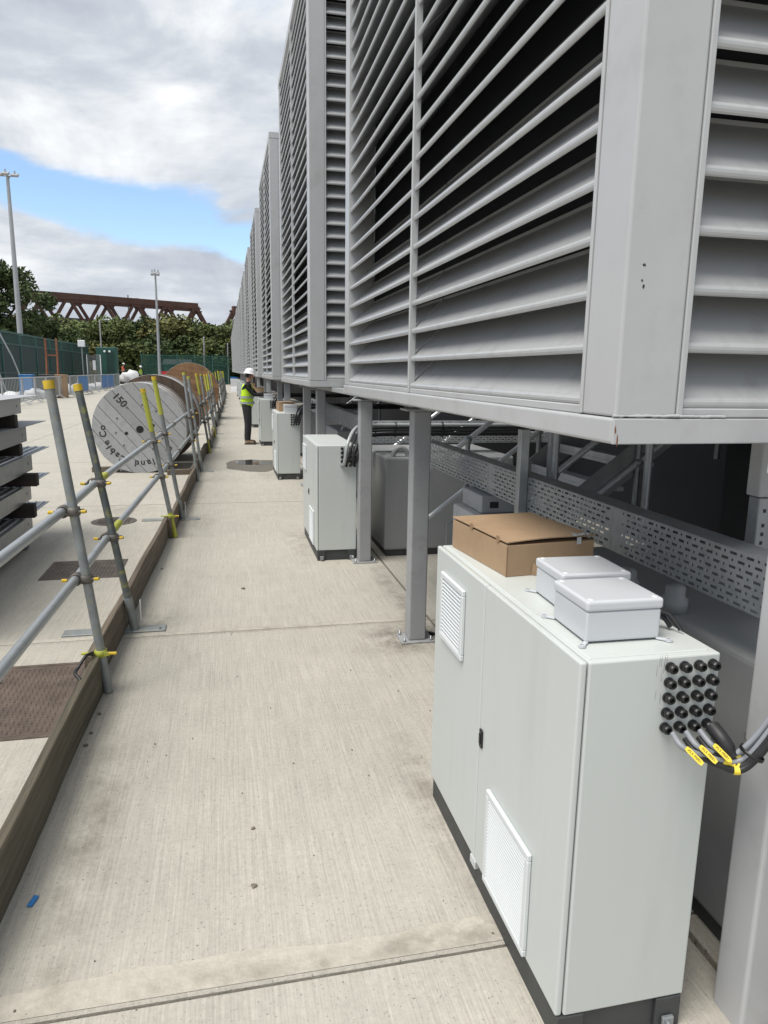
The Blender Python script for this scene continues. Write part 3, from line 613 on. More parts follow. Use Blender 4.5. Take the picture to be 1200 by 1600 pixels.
# ------------------------------------------------------------------ perforated cable trays
def perforated(L, H, th=.002, start=.02):
    """web in the y-z plane, facing -x, with real slots"""
    mb = MB(); rows = max(2, int(H / .0185)); rh = H / rows
    y_end = L
    def q(y0, y1, z0, z1):
        if y1 - y0 > 1e-5: mb.add([(0, y0, z0), (0, y1, z0), (0, y1, z1), (0, y0, z1)], [(0, 1, 2, 3)])
    for r in range(rows):
        z0 = r * rh; s0, s1 = z0 + rh * .30, z0 + rh * .72
        q(0, L, z0, s0); q(0, L, s1, z0 + rh)
        y = start + (.0 if r % 2 else .034); cur = 0.0
        while y + .08 < L - .01:
            q(cur, y, s0, s1); cur = y + .030                       # long slot
            q(cur, cur + .016, s0, s1); cur += .016 + .010          # round hole
            y += .068
            if R.random() < .0: pass
        q(cur, L, s0, s1)
    return mb
def tray(name_lab, x, y0, y1, z0, z1, depth=.09, rz=0.0, gm='galv'):
    t = thing('cable_tray', name_lab, 'cable tray', (x, y0, z0), rz, 'perforated cable trays')
    L = y1 - y0; H = z1 - z0; n = max(1, round(L / 1.5))
    for k in range(n):
        l = L / n
        o = ob('web', um('tray_web_%.2f_%.2f' % (l, H), lambda: perforated(l - .003, H), gm), None, t, (0, k * l, 0))
        if not o.data.get('sol'):
            pass
        md = o.modifiers.new('thickness', 'SOLIDIFY'); md.thickness = .002
    ob('top_flange', MB().box(.0, depth, 0, L, H, H + .003).box(depth, depth + .002, 0, L, H - .02, H + .003), gm, t)
    ob('bottom_flange', MB().box(.0, depth, 0, L, -.003, 0), 'galv', t)
    return t
tray('long perforated cable tray running behind the nearest cabinet', 1.40, 1.05, 4.95, 1.112, 1.272)
tray('long perforated cable tray running behind the second cabinet', 1.55, 8.2, 14.6, 1.04, 1.24)
tray('cross tray with conduit running from the second cabinet under enclosures', 1.27, 6.86, 9.0, 1.20, 1.285, -.02, -math.pi / 2, 'galv_bright')
tray('lower cross tray beneath the conduit of the second cabinet', 1.27, 6.94, 9.0, 1.06, 1.16, -.12, -math.pi / 2, 'galv_bright')
tag(ob('strut', MB().cbox(1.352, 1.397, 3.12, 3.165, 0, 1.50, .003, 1), 'galv'), 'galvanised strut upright in front of the tray behind cardboard box', 'strut')
for k, (x, y, z0, lab) in enumerate(((1.86, 3.86, .95, 'galvanised drop rod behind the tray before the stair'), (1.62, 3.30, 1.13, 'galvanised tube upright standing just behind the long tray'), (1.86, 2.86, 1.0, 'short galvanised tube below the nearest enclosure'))):
    tag(ob('drop_rod', MB().tube([(x, y, z0), (x, y, 1.585)], .018, 10), 'galv'), lab, 'rod')
hb = thing('hanger_bracket', 'slotted grey hanger channel at the picture edge under the nearest enclosure', 'bracket', (1.725, 2.0, 0))
ob('channel', MB().cbox(0, .07, 0, .05, 1.16, 1.36, .003, 1), 'galv', hb); ob('cover', MB().cbox(-.008, .09, -.006, .06, 1.362, 1.58, .008, 2), 'unit_paint', hb)
for zz_ in (1.20, 1.23, 1.26, 1.31): ob('slot', MB().box(.02, .03, -.0015, .01, zz_, zz_ + .012), 'black_plastic', hb)

# ------------------------------------------------------------------ tanks / equipment under the enclosures
def tank(x, y, w, l, h, label, lug=True):
    t = thing('equipment_tank', label, 'tank', (x, y, 0), 0, 'grey equipment tanks under the enclosures')
    ob('skid', MB().box(.02, w - .02, .02, l - .02, 0, .058), 'plinth_paint', t)
    ob('casing', MB().cbox(0, w, 0, l, .06, h, .022, 3), 'tank_paint', t)
    if lug:
        pts = [(.16 + .075 * math.cos(a), .06, h - .01 + .095 * math.sin(a)) for a in [math.pi * k / 12 for k in range(13)]]
        ob('lifting_ring', MB().tube(pts, .024, 10), 'tank_paint', t)
        ob('lug_plate', MB().cbox(.30, .40, -.012, .0, h - .17, h + .06, .012, 2).lathe([(0, .016), (.022, .016), (.022, 0), (0, 0)], 14, trans(.35, -.012, h + .02) @ rotm('X', 90), False), 'tank_paint', t)
    return t
tank(1.462, 6.52, 1.3, 1.2, .965, 'grey tank with lifting ring beside the second cabinet')
tank(1.462, .9, 1.3, 2.1, .955, 'grey tank in shade behind the nearest cabinet', False)
tank(1.50, 9.8, 1.3, 1.2, .95, 'grey tank in shade behind the third cabinet')
tank(1.50, 14.9, 1.3, 1.2, .95, 'grey tank in shade behind the fourth cabinet', False)
vb = thing('valve_box', 'grey valve box with a black cap behind the cardboard box', 'equipment', (1.30, 3.55, 0))
ob('casing', MB().cbox(0, .34, 0, .40, 0, 1.00, .012, 2), 'post_paint', vb); ob('upper_casing', MB().cbox(.05, .34, .06, .38, 1.001, 1.10, .008, 2), 'post_paint', vb)
ob('vent_hole', MB().box(.10, .15, .058, .07, 1.03, 1.065), 'black_plastic', vb)
ob('filler_neck', MB().lathe([(.045, 0), (.045, .05), (.035, .06)], 14, trans(.20, .2, 1.10)), 'post_paint', vb); ob('cap', MB().lathe([(.042, 0), (.042, .035), (.0, .036)], 14, trans(.20, .2, 1.16)), 'black_plastic', vb)
for k, (x, y, s_, lab) in enumerate(((1.62, 3.18, .05, 'crumpled grey plastic wrap round a pipe elbow behind carton'), (1.45, 2.30, .045, 'grey pipe fitting showing between cardboard box and tray'), (1.50, 2.08, .045, 'second grey pipe fitting below the tray beside the junction boxes'))):
    M = trans(x, y, .955); o = ob('pipe_fitting', MB().lathe([(0, .0), (s_, .0), (s_, s_), (s_ * .75, s_ * 1.2), (s_ * .75, s_ * 1.9), (s_ * .4, s_ * 2.2), (0, s_ * 2.2)], 14, M), 'tank_paint'); tag(o, lab, 'pipe')

# stairs
st = thing('steel_stair', 'galvanised steel stair with tread plates in shade under the nearest enclosure', 'stair', (0, 0, 0))
sl_ = .76
for sy in (4.42, 5.46):
    mb = MB(); x0, z0, x1, z1 = 1.75, .30, 3.5, .30 + 1.75 * sl_
    mb.add([(x0, sy, z0), (x1, sy, z1), (x1, sy, z1 + .24), (x0, sy, z0 + .24), (x0, sy + .012, z0), (x1, sy + .012, z1), (x1, sy + .012, z1 + .24), (x0, sy + .012, z0 + .24)], [(0, 1, 2, 3), (7, 6, 5, 4), (0, 4, 5, 1), (1, 5, 6, 2), (2, 6, 7, 3), (3, 7, 4, 0)])
    ob('stringer', mb, 'post_paint', st)
for k in range(8):
    x = 1.80 + .22 * k; z = .46 + .22 * sl_ * k
    o = ob('tread', MB().cbox(x, x + .25, 4.435, 5.455, z, z + .03, .003, 1).cbox(x, x + .012, 4.436, 5.454, z + .031, z + .07, .002, 1), 'galv_bright', st)
    if k > 2: ob('tread_studs', MB().add([], []) if False else rep(lambda: MB().box(-.010, .010, -.004, .004, 0, .003), [(x + .04 + .035 * a, 4.47 + .04 * b + .02 * (a % 2), z + .0302) for a in range(6) for b in range(24)]), 'galv_bright', o)
def handrail(y, x0, x1, z0, label):
    t = thing('handrail', label, 'handrail', (0, 0, 0), 0, 'tubular stair handrails')
    f_ = lambda x: z0 + (x - x0) * sl_
    for dz, nm in ((0, 'top_rail'), (-.40, 'mid_rail')):
        ob(nm, MB().tube(smooth_path([(x0 - .10, y, f_(x0) + dz - .30), (x0 - .085, y, f_(x0) + dz - .08), (x0, y, f_(x0) + dz), (x0 + .3, y, f_(x0 + .3) + dz), (x1, y, f_(x1) + dz)], 5), .0215, 10), 'galv_bright', t)
    for x in [x0 + .30 + .62 * k for k in range(3)]:
        ob('stanchion', MB().tube([(x, y, f_(x) - .85), (x, y, f_(x))], .0205, 10), 'galv', t)
        for dz in (0, -.40): ob('ball_joint', MB().lathe([(0, -.036), (.026, -.027), (.036, 0), (.026, .027), (0, .036)], 12, trans(x, y, f_(x) + dz)), 'galv', t)
    return t
handrail(5.50, 1.62, 3.6, 1.00, 'far tubular stair handrail rising behind the long tray')
handrail(4.40, 1.86, 3.4, .865, 'near tubular stair handrail rising behind the strut and tray')
handrail(7.9, 1.9, 3.6, .95, 'handrail rising behind the tank with lifting ring')
handrail(12.2, 1.7, 3.5, .95, 'handrail rising beyond the third cabinet')
wl = thing('shade_backdrop', 'near-black backdrop wall added to darken the void under the enclosures', 'wall', (0, 0, 0))
ob('backdrop_panel', MB().box(3.4, 3.5, 1.0, 4.3, 0, 1.47), 'backdrop_black', wl); ob('backdrop_panel', MB().box(4.35, 4.45, 4.32, 105, 0, 3.0), 'backdrop_black', wl); ob('backdrop_panel', MB().box(3.51, 4.34, 4.25, 4.31, 0, 1.47), 'backdrop_black', wl)  # panels added to keep the void behind the stair as dark as shade
ob('end_panel', MB().cbox(3.0, 3.39, 3.2, 3.3, 0, 1.47, .004, 1), 'backdrop_black', wl)
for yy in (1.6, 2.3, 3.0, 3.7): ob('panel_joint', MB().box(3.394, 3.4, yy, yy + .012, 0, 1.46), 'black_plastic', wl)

# ------------------------------------------------------------------ scaffold barrier
FY = [0.5, 2.0, 3.9, 7.65, 11.6, 18.0, 24.0, 38.0, 60.0]; FX = [-.775, -.725, -.671, -.559, -.470, -.295, -.262, -.08, .10]
def fx(y):
    for a in range(len(FY) - 1):
        if y <= FY[a + 1]: return FX[a] + (FX[a + 1] - FX[a]) * (y - FY[a]) / (FY[a + 1] - FY[a])
    return FX[-1]
posts = [(3.881, -.190, 1.677, 0, 'plain'), (4.849, -.265, 1.641, 0, 'dark'), (7.65, -.257, 1.545, 0, 'yellow'), (8.594, -.253, 1.66, 0, 'yellow'), (11.65, -.153, 1.70, 0, 'plain'), (12.75, -.17, 1.63, 0, 'plain')]
y = 15.7; k = 0
while y < 58:
    posts.append((y, -.19 - .05 * R.random(), 1.60 + .12 * R.random(), 0, ['yellow', 'plain', 'yellow', 'yellow', 'plain'][k % 5])); k += 1
    y += (1.0 if k % 2 else 2.75)
TR = .0242
plabel = ['galvanised scaffold tube with yellow cap, closest upright of the barrier', 'dark scaffold tube flecked with yellow paint, standing in a base sleeve', 'scaffold tube with bright yellow painted top and foot, first in front of cable drum', 'yellow topped scaffold tube standing on a base plate before the cable drum', 'plain scaffold tube crossing the edge of the grey cable drum', 'plain scaffold tube at the far end of the grey cable drum']
def coupler(parent, c, ax, detail):
    """clamp round the post and the rail: two jaws and two bolts with yellow caps"""
    mb = MB()
    M = trans(*c)
    mb.lathe([(TR, -.022), (TR + .009, -.022), (TR + .010, 0), (TR + .009, .022), (TR, .022), (TR, -.022)], 14, M)
    o = ob('coupler', mb.box(-TR - .035, TR + .030, -.006, .006, -.012, .012, M), 'clamp_steel', parent)
    M2 = M @ trans(-.05, .0, 0) @ rotm('X', 90)
    ob('rail_jaw', MB().lathe([(TR, -.022), (TR + .009, -.022), (TR + .010, 0), (TR + .009, .022), (TR, .022), (TR, -.022)], 14, M2), 'clamp_steel', o)
    for sx, dy in ((1, -.012), (-1, -.020)):
        b0 = Vector(c) + Vector((.026 if sx > 0 else -.078, dy, .0)); b1 = b0 + Vector((sx * .016, -.004, .0)); b2 = b0 + Vector((sx * .040, -.010, .003))
        ob('bolt', MB().tube([b0, b1], .0085, 8), 'clamp_steel', o); ob('bolt_cap', MB().tube([b1, b2], .0092, 8), 'yellow_cap', o)
for i, (y, lean, h, _, style) in enumerate(posts):
    x = fx(y); lab = plabel[i] if i < 6 else '%s scaffold upright of the barrier beyond the grey drum, counted from it' % NTH[i - 6]
    t = thing('scaffold_post', lab, 'scaffold post', (x, y, 0), 0, 'uprights of the scaffold barrier')
    z0 = .004 if i % 2 == 0 else .016
    n = 12 if i < 6 else 8
    pt = lambda z: Vector((lean * z / h, 0, z))
    ob('tube', MB().tube([pt(z0), pt(h * .5), pt(h)], TR, n), {'plain': 'scaffold_steel', 'dark': 'scaffold_dark', 'yellow': 'scaffold_steel'}[style], t)
    ob('end_cap', MB().tube([pt(h - .030), pt(h + .012)], TR + .0032, n), 'yellow_cap' if i < 4 or style == 'yellow' else 'yellow_paint', t)
    if style == 'yellow': ob('painted_top', MB().tube([pt(h - .42), pt(h - .031)], TR + .0015, n, False), 'yellow_paint', t)
    if i in (2, 6, 8): ob('painted_foot', MB().tube([pt(z0 + .001), pt(.27)], TR + .0015, n), 'yellow_paint', t)
    for zr in (1.02, .655):
        if i < 6: coupler(t, pt(zr), None, True)
        else: ob('coupler', MB().tube([pt(zr - .03), pt(zr + .03)], TR + .010, 8).box(-.10 + lean * zr / h, .05 + lean * zr / h, -.03, -.005, zr - .012, zr + .012), 'clamp_steel', t)
    if i % 2 == 1:
        ob('sleeve', MB().tube([pt(.012), pt(.235)], TR + .0055, n), 'scaffold_steel', t)
        ob('base_plate', MB().cbox(-.46, .20, -.055, .055, 0, .012, .002, 1), 'scaffold_steel', t)
        if i < 4: ob('board_bracket', MB().cbox(.030, .036, .03, .075, .05, .20, .002, 1), 'galv_bright', t); ob('plate_bolt', MB().lathe([(0, .006), (.008, .006), (.008, 0)], 8, trans(.165, -.02, .012), False), 'clamp_steel', t)
    elif i < 4:
        c = pt(.235); o = ob('board_clamp', MB().lathe([(TR, -.018), (TR + .008, -.018), (TR + .008, .018), (TR, .018), (TR, -.018)], 14, trans(*c)).box(-.10, -.02, -.012, .012, -.004, .004, trans(*c)).box(.02, .05, -.03, -.02, -.01, .01, trans(*c)), 'yellow_paint', t)
        ob('bolt_cap', MB().tube([c + Vector((.045, -.03, .004)), c + Vector((.085, -.034, .004))], .0095, 8), 'yellow_cap', t)
# rails
def rail_x(y, z):
    return fx(y) - (.19 + .05 * min(max((y - 3.9) / 1.0, 0), 1)) * z / 1.65 - .052
segs = [(1.9, 4.93), (4.98, 10.1), (10.14, 15.6), (15.64, 21.5), (21.54, 27.5), (27.54, 33.5), (33.54, 39.5), (39.54, 45.5), (45.54, 51.5), (51.54, 57.5)]
for z, nm in ((1.02, 'upper'), (.655, 'lower')):
    for k, (a, b) in enumerate(segs):
        t = thing('scaffold_rail', '%s %s rail tube of the scaffold barrier, counted from the camera' % (NTH[k], nm) if k else 'nearest %s rail tube of the scaffold barrier' % nm, 'scaffold rail', (0, 0, 0), 0, 'rails of the scaffold barrier')
        p0 = Vector((rail_x(a, z), a, z)); p1 = Vector((rail_x(b, z), b, z)); n = 6
        ob('tube', MB().tube([Vector((rail_x(a + (b - a) * s / n, z), a + (b - a) * s / n, z)) for s in range(n + 1)], TR, 12), 'rail_steel', t)
        d = (p1 - p0).normalized()
        if k == 1: ob('painted_end', MB().tube([p0 + d * .02, p0 + d * (.22 if z > 1 else .35)], TR + .0015, 12), 'yellow_paint', t)
        if k in (1, 2): ob('joint_sleeve', MB().tube([p0 - d * .10, p0 + d * .015], TR + .006, 12), 'clamp_steel', t)
# timber toe boards
bsegs = [(.9, 3.93, 0, 'board_wood_green', 'greenish wet toe board closest to the camera beside the rusty cover'), (3.86, 7.72, .012, 'board_wood', 'weathered toe board between the first and second pairs of uprights'), (7.60, 11.68, .0, 'board_wood', 'weathered toe board in front of the grey cable drum'), (11.5, 15.6, .012, 'board_wood', 'toe board beside the grey cable drum')]
y = 15.5
while y < 56: bsegs.append((y, y + 4, .012 * (len(bsegs) % 2), 'board_wood', '%s toe board of the scaffold barrier, counted from the camera' % NTH[len(bsegs)])); y += 3.92
for a, b, dx, m_, lab in bsegs:
    mb = MB(); n = 10; T = .040; H = .222; k = random.Random(int(a * 10)); ring = []
    for s in range(n + 1):
        yy = a + (b - a) * s / n; xr = fx(yy) - .030 - dx * 3.0; wv = .004 * math.sin(s * 1.3 + a); hz = H + .003 * k.random()
        ring.append([(xr - T + wv, yy, .002), (xr + wv, yy, .002), (xr + wv, yy, hz - .005), (xr - .004 + wv, yy, hz), (xr - T + .004 + wv, yy, hz), (xr - T + wv, yy, hz - .004)])
    vs = [p for r_ in ring for p in r_]; fs = [(s * 6 + e_, s * 6 + (e_ + 1) % 6, (s + 1) * 6 + (e_ + 1) % 6, (s + 1) * 6 + e_) for s in range(n) for e_ in range(6)] + [tuple(range(5, -1, -1)), tuple(n * 6 + e_ for e_ in range(6))]
    tag(ob('toe_board', mb.add(vs, fs), m_), lab, 'board', 'timber toe boards of the barrier')
tag(ob('rope', MB().tube(smooth_path([(-.735, 3.86, .245), (-.76, 3.80, .252), (-.80, 3.74, .20), (-.785, 3.66, .235), (-.775, 3.60, .238), (-.745, 3.56, .215), (-.738, 3.50, .17), (-.742, 3.42, .13)]), .009, 7), 'rubber'), 'black rope wound over the end of the greenish toe board', 'rope')
q = random.Random(31)
for k in range(5):
    y_ = (2.05, 3.30, 3.42, 3.62, 6.4)[k]; o = ob('stone', pebble(.012, 40 + k), 'stone', None, (fx(y_) + .0, y_, .005)); tag(o, ['brown stone against the toe board near the blue chip', 'small stone against the greenish toe board', 'second small stone against the greenish toe board', 'small stone by the foot of the closest upright', 'small dark stone against the weathered toe board'][k], 'stone')

# ------------------------------------------------------------------ manhole covers
def cover(x0, x1, y0, y1, m_, label, pitch):
    t = thing('access_cover', label, 'cover', (x0, y0, 0))
    ob('frame', MB().box(0, x1 - x0, 0, .03, 0, .005).box(0, x1 - x0, y1 - y0 - .03, y1 - y0, 0, .005).box(0, .03, .031, y1 - y0 - .031, 0, .005).box(x1 - x0 - .03, x1 - x0, .031, y1 - y0 - .031, 0, .005), m_, t)
    ob('plate', MB().box(.034, x1 - x0 - .034, .034, y1 - y0 - .034, 0, .0042), m_, t)
    s = MB(); nx = int((x1 - x0 - .1) / pitch); ny = int((y1 - y0 - .1) / pitch)
    for a in range(nx):
        for b in range(ny):
            M = trans(.06 + a * pitch, .06 + b * pitch, .0043) @ rotm('Z', 0 if (a + b) % 2 else 90); s.add([M @ Vector(p) for p in ((-pitch * .38, -pitch * .14, 0), (pitch * .38, -pitch * .14, 0), (pitch * .38, pitch * .14, 0), (-pitch * .38, pitch * .14, 0), (-pitch * .30, -pitch * .06, .004), (pitch * .30, -pitch * .06, .004), (pitch * .30, pitch * .06, .004), (-pitch * .30, pitch * .06, .004))], [(4, 5, 6, 7), (0, 1, 5, 4), (1, 2, 6, 5), (2, 3, 7, 6), (3, 0, 4, 7)])
    struct(ob('tread_pattern', s, m_, t), 'stuff')
    for xx, yy in ((.3, .3), (.3, y1 - y0 - .25)): ob('lifting_key', MB().box(xx, xx + .05, yy, yy + .03, .0044, .0062), 'ink', t)
    return t
cover(-1.62, -.83, 3.42, 4.34, 'rust_plate', 'large rusty square access cover beside the greenish toe board', .030)
cover(-1.575, -.93, 6.20, 6.80, 'iron_plate', 'dark square access cover between barrier and stack of panels', .03)
rc = thing('round_cover', 'round iron manhole cover near the second pair of uprights', 'cover', (-1.31, 8.60, 0))
ob('rim', MB().lathe([(.225, 0.0), (.225, .005), (.25, .005), (.255, 0)], 40, None, False), 'iron_plate', rc); ob('lid', MB().lathe([(0, .0045), (.222, .0045), (.222, 0)], 40, None, False), 'iron_plate', rc)
s = MB()
for a in range(-6, 7):
    for b in range(-6, 7):
        if a * a + b * b < 36: s.box(a * .033 - .011, a * .033 + .011, b * .033 - .005, b * .033 + .005, .0046, .0085)
struct(ob('tread_pattern', s, 'iron_plate', rc), 'stuff')

# ------------------------------------------------------------------ stack of steel panels
pan = [(.20, .357, 'galv'), (.50, .655, 'galv'), (.785, .94, 'galv'), (1.06, 1.205, 'tank_paint'), (1.325, 1.472, 'unit_paint')]
for k, (z0, z1, m_) in enumerate(pan):
    dx = (.0, .01, .04, .01, -.02)[k]
    t = thing('floor_grating', ['ribbed steel panel lowest in the stack', 'ribbed steel panel second from the bottom of the stack', 'ribbed steel panel in the middle of the stack', 'grey flat panel second from the top of the stack', 'pale flat panel on top of the stack'][k], 'panel', (-3.3, 4.6, 0), 0, 'stacked steel panels')
    xr = 1.43 + dx
    ob('frame', MB().cbox(0, xr, 0, 2.75, z0, z1 - .006, .003, 1), m_, t)
    ob('sheet', MB().cbox(-.02, xr + .01, -.02, 3.42 + .08 * (k % 2), z1 - .0055, z1, .001, 1), m_, t)
    if k < 3:
        for a in range(9): ob('rib', um('pan_rib', lambda: MB().cbox(0, .022, 0, 3.40, 0, .010, .003, 1), 'galv_bright'), None, t, (xr - .05 - a * .075, .0, z1))
    ob('bolt_hole', MB().lathe([(0, .002), (.012, .002), (.012, 0)], 10, trans(xr + .0005, 2.6, (z0 + z1) / 2) @ rotm('Y', 90), False), 'black_plastic', t)
    zb0, zb1 = (pan[k - 1][1] + (.011 if k - 1 < 3 else 0) if k else 0.0), z0
    if k: 
        xo = (.10, .10, .14, .02, .0)[k]
        for yy in (5.2, 7.05): tag(ob('timber_bearer', MB().cbox(-3.25, -1.87 + xo, yy, yy + .09, zb0 + .001, zb1 - .001, .004, 1), 'timber'), 'dark timber bearer under %s, %s end' % (['', 'the second panel', 'the middle panel', 'the grey flat panel', 'the top panel'][k], 'near' if yy < 6 else 'far'), 'bearer', 'timber bearers in the stack')
    else:
        for yy in (5.2, 7.30): tag(ob('block', MB().cbox(-2.2, -1.93, yy, yy + .10, 0, .199, .006, 1), 'deck_grey'), 'grey block under the %s end of the panel stack' % ('near' if yy < 6 else 'far'), 'block')

# ------------------------------------------------------------------ cable drums
def text_mesh(body, size):
    cu = bpy.data.curves.new('text', 'FONT'); cu.body = body; cu.size = size; cu.align_x = 'CENTER'; cu.align_y = 'CENTER'; cu.offset = size * .022
    tmp = bpy.data.objects.new('text', cu); scene.collection.objects.link(tmp); me = bpy.data.meshes.new_from_object(tmp); bpy.data.objects.remove(tmp); return me
def drum(loc, Rr, width, label, face_m, rim_m, planks=9, ang=-50, rz=0.0, print_text=False, detail=True):
    t = thing('cable_drum', label, 'cable drum', loc, rz, 'wooden cable drums')
    Mf = rotm('X', 90)          # xy plane -> xz plane, normal -y
    for face, y0 in (('front', 0.0), ('rear', width - .07)):
        fl = ob('flange', MB().lathe([(0, .055), (Rr - .003, .055), (Rr - .003, .020), (0, .020)], 56, trans(0, y0 + .075, Rr) @ Mf, False), rim_m, t)
        if face == 'rear' and not detail: continue
        w = 2 * Rr / planks
        for p_ in range(planks):
            a0 = -Rr + p_ * w + .004; a1 = a0 + w - .008; poly = []
            def hw(a): return math.sqrt(max(Rr * Rr - a * a, 0.0))
            m = 8
            for s in range(m + 1): a = a0 + (a1 - a0) * s / m; poly.append((a, -hw(a)))
            for s in range(m + 1): a = a1 + (a0 - a1) * s / m; poly.append((a, hw(a)))
            dz = .002 * R.random()
            M = trans(0, y0 + .02, Rr) @ Mf @ rotm('Z', ang)
            ob('plank', MB().prism(poly, .0195 + dz, M), face_m, fl)
        if face == 'front' and detail:
            for (hx, hz, hr) in ((0.0, -.02, .062), (-.22, -.085, .028), (.22, .05, .026)):
                ob('bore_shade', MB().lathe([(0, .0235), (hr, .0235), (hr, 0)], 20, trans(hx, y0 + .02, Rr + hz) @ Mf, False), 'black_plastic', fl)  # solid black discs stand in for the shade inside the drum holes
    if detail:
        for k in range(10):
            a = 2 * math.pi * (k + .3) / 10; rb = Rr * .52
            ob('bolt_head', um('drum_bolt', lambda: MB().lathe([(0, .010), (.012, .008), (.017, 0)], 8, rotm('X', 90)), 'clamp_steel'), None, t, (rb * math.cos(a), -.002, Rr + rb * math.sin(a)))
    nb = 44
    bme = MB().cbox(-math.pi * Rr / nb + .003, math.pi * Rr / nb - .003, .076, width - .076, -.018, .018, .003, 1).mesh('batten'); bme.materials.append(MATS['drum_lag'])
    for k in range(nb):
        a = 2 * math.pi * k / nb; o = ob('batten', bme, None, t, (math.sin(a) * (Rr - .03), 0, Rr + math.cos(a) * (Rr - .03)), (0, a, 0))
    for yy in (.004, .055, width - .10) if detail else (.05,):
        ob('steel_band', MB().lathe([(Rr + .001, -.026), (Rr + .004, -.026), (Rr + .004, .026), (Rr + .001, .026), (Rr + .001, -.026)], 64, trans(0, yy + .03, Rr) @ Mf), 'band_steel', t)
    for yy in (width * .36, width * .66):
        ob('steel_band', MB().lathe([(Rr - .011, -.07), (Rr - .006, -.07), (Rr - .006, .07), (Rr - .011, .07), (Rr - .011, -.07)], 64, trans(0, yy, Rr) @ Mf), 'band_steel', t)
    if print_text:
        def put(body, size, x, z, rot):
            me = text_mesh(body, size); M = trans(x, -.0035, Rr + z) @ Mf @ rotm('Z', rot); me.transform(M); me.materials.append(MATS['stencil_ink']); link(bpy.data.objects.new('stencil_print', me), t)
        put('150', .17, -.30, .47, -48)
        # the circular name, read clockwise with the letters' heads outwards
        s_ = 'e.   eland   Cable Co'
        a = -31.0; Rt = .60
        for ch in s_:
            adv = {' ': 4.2, 'l': 6.0, '.': 5.0, 'C': 11.5}.get(ch, 9.5)
            if ch != ' ':
                aa = a - adv / 2; put(ch, .15, Rt * math.cos(rad(aa)), Rt * math.sin(rad(aa)), aa - 90)
            a -= adv
    return t
drum((-1.435, 12.72, 0), .765, 1.35, 'grey faced wooden cable drum stencilled 150, lying behind the barrier', 'drum_face', 'drum_wood', 9, 40, 0, True)
drum((-1.33, 14.25, 0), .825, 1.35, 'brown cable drum directly behind the grey faced one', 'drum_wood', 'drum_wood', 9, 10)
drum((-1.22, 26.5, 0), 1.0, 1.2, 'reddish brown cable drum farthest down the barrier', 'drum_red', 'drum_red', 11, 80)
for k, (x, y, rz, lab) in enumerate(((-.78, 12.45, 8, 'timber chock beside the grey faced drum'), (-2.05, 12.9, -5, 'timber chock at far side of the grey faced drum'))):
    tag(ob('timber_chock', MB().cbox(-.22, .22, -.05, .05, 0, .09, .006, 1), 'board_wood', None, (x, y, 0), (0, 0, rad(rz))), lab, 'chock')

# ------------------------------------------------------------------ crowd barriers
def bar_parts(parent, L, blue=False):
    H = 1.26; r_ = .030
    pts = smooth_path([(0, 0, .18), (0, 0, H - .16), (0, .05, H - .04), (0, .16, H), (0, L - .16, H), (0, L - .05, H - .04), (0, L, H - .16), (0, L, .18)], 4)
    ob('frame', MB().tube(pts, r_, 6).tube([(0, 0, .2), (0, L, .2)], r_ * .8, 6), 'barrier_steel', parent)
    b = MB()
    for k in range(1, 13): yy = L * k / 13; b.tube([(0, yy, .2), (0, yy, H)], .008, 4)
    struct(ob('infill_bars', b, 'barrier_steel', parent), 'stuff')
    if blue: ob('blue_sheet', MB().box(.02, .03, .1, L - .1, .22, H - .05), 'blue_plastic', parent)
    for yy in (.12, L - .12):
        ob('foot', MB().tube([(0, yy, .2), (-.32, yy, .02)], .018, 6).tube([(0, yy, .2), (.32, yy, .02)], .018, 6), 'barrier_steel', parent)
BY = [29.2, 33.6, 36.9, 39.4, 41.9, 45.2, 48.4, 51.1, 54.9, 58.1, 61.1, 64.5, 68.2, 72.4]
for k, y in enumerate(BY[:-1]):
    L = BY[k + 1] - y - .12
    t = thing('crowd_barrier', '%s galvanised crowd barrier in the row, counted from the near end' % NTH[k] if k not in (7, 10, 11) else '%s crowd barrier in the row, backed with blue sheet' % NTH[k], 'barrier', (-9.30 - .012 * (y - 33), y, 0), rad(.7), 'crowd barriers')
    bar_parts(t, L, k in (7, 10, 11))
# low heap of white bags, bins behind the barriers
q = random.Random(77)
def lump(name, m_, loc, r_, label, cat, group, squash=.55, seed=1):
    bm = bmesh.new(); bmesh.ops.create_icosphere(bm, subdivisions=3, radius=r_); k = random.Random(seed); ph = [k.random() * 6 for _ in range(6)]
    for v in bm.verts:
        n = v.co.normalized(); w = 1 + .18 * math.sin(4 * n.x + ph[0]) * math.sin(5 * n.y + ph[1]) + .10 * math.sin(9 * n.z + 7 * n.x + ph[2]) + .06 * math.sin(17 * n.y + 11 * n.z + ph[3])
        v.co *= w; v.co.z *= squash
        if v.co.z < -r_ * .3: v.co.z = -r_ * .3
    me = bpy.data.meshes.new(name); bm.to_mesh(me); bm.free()
    for p_ in me.polygons: p_.use_smooth = True
    return tag(ob(name, me, m_, None, (loc[0], loc[1], loc[2] + r_ * .3)), label, cat, group)
for k in range(14):
    y = 42 + 2.5 * k; lump('white_sack', 'white_bag', (-10.6 - .8 * q.random(), y, 0), .42 + .3 * q.random(), '%s white sack on the ground behind the crowd barriers, counted from near' % NTH[k], 'sack', 'white sacks behind the barriers', .6, k)
lump('tarpaulin', 'white_bag', (-9.2, 77, .25), 1.15, 'white tarpaulin covered heap beside the far worker in yellow', 'tarpaulin', None, .9, 40)
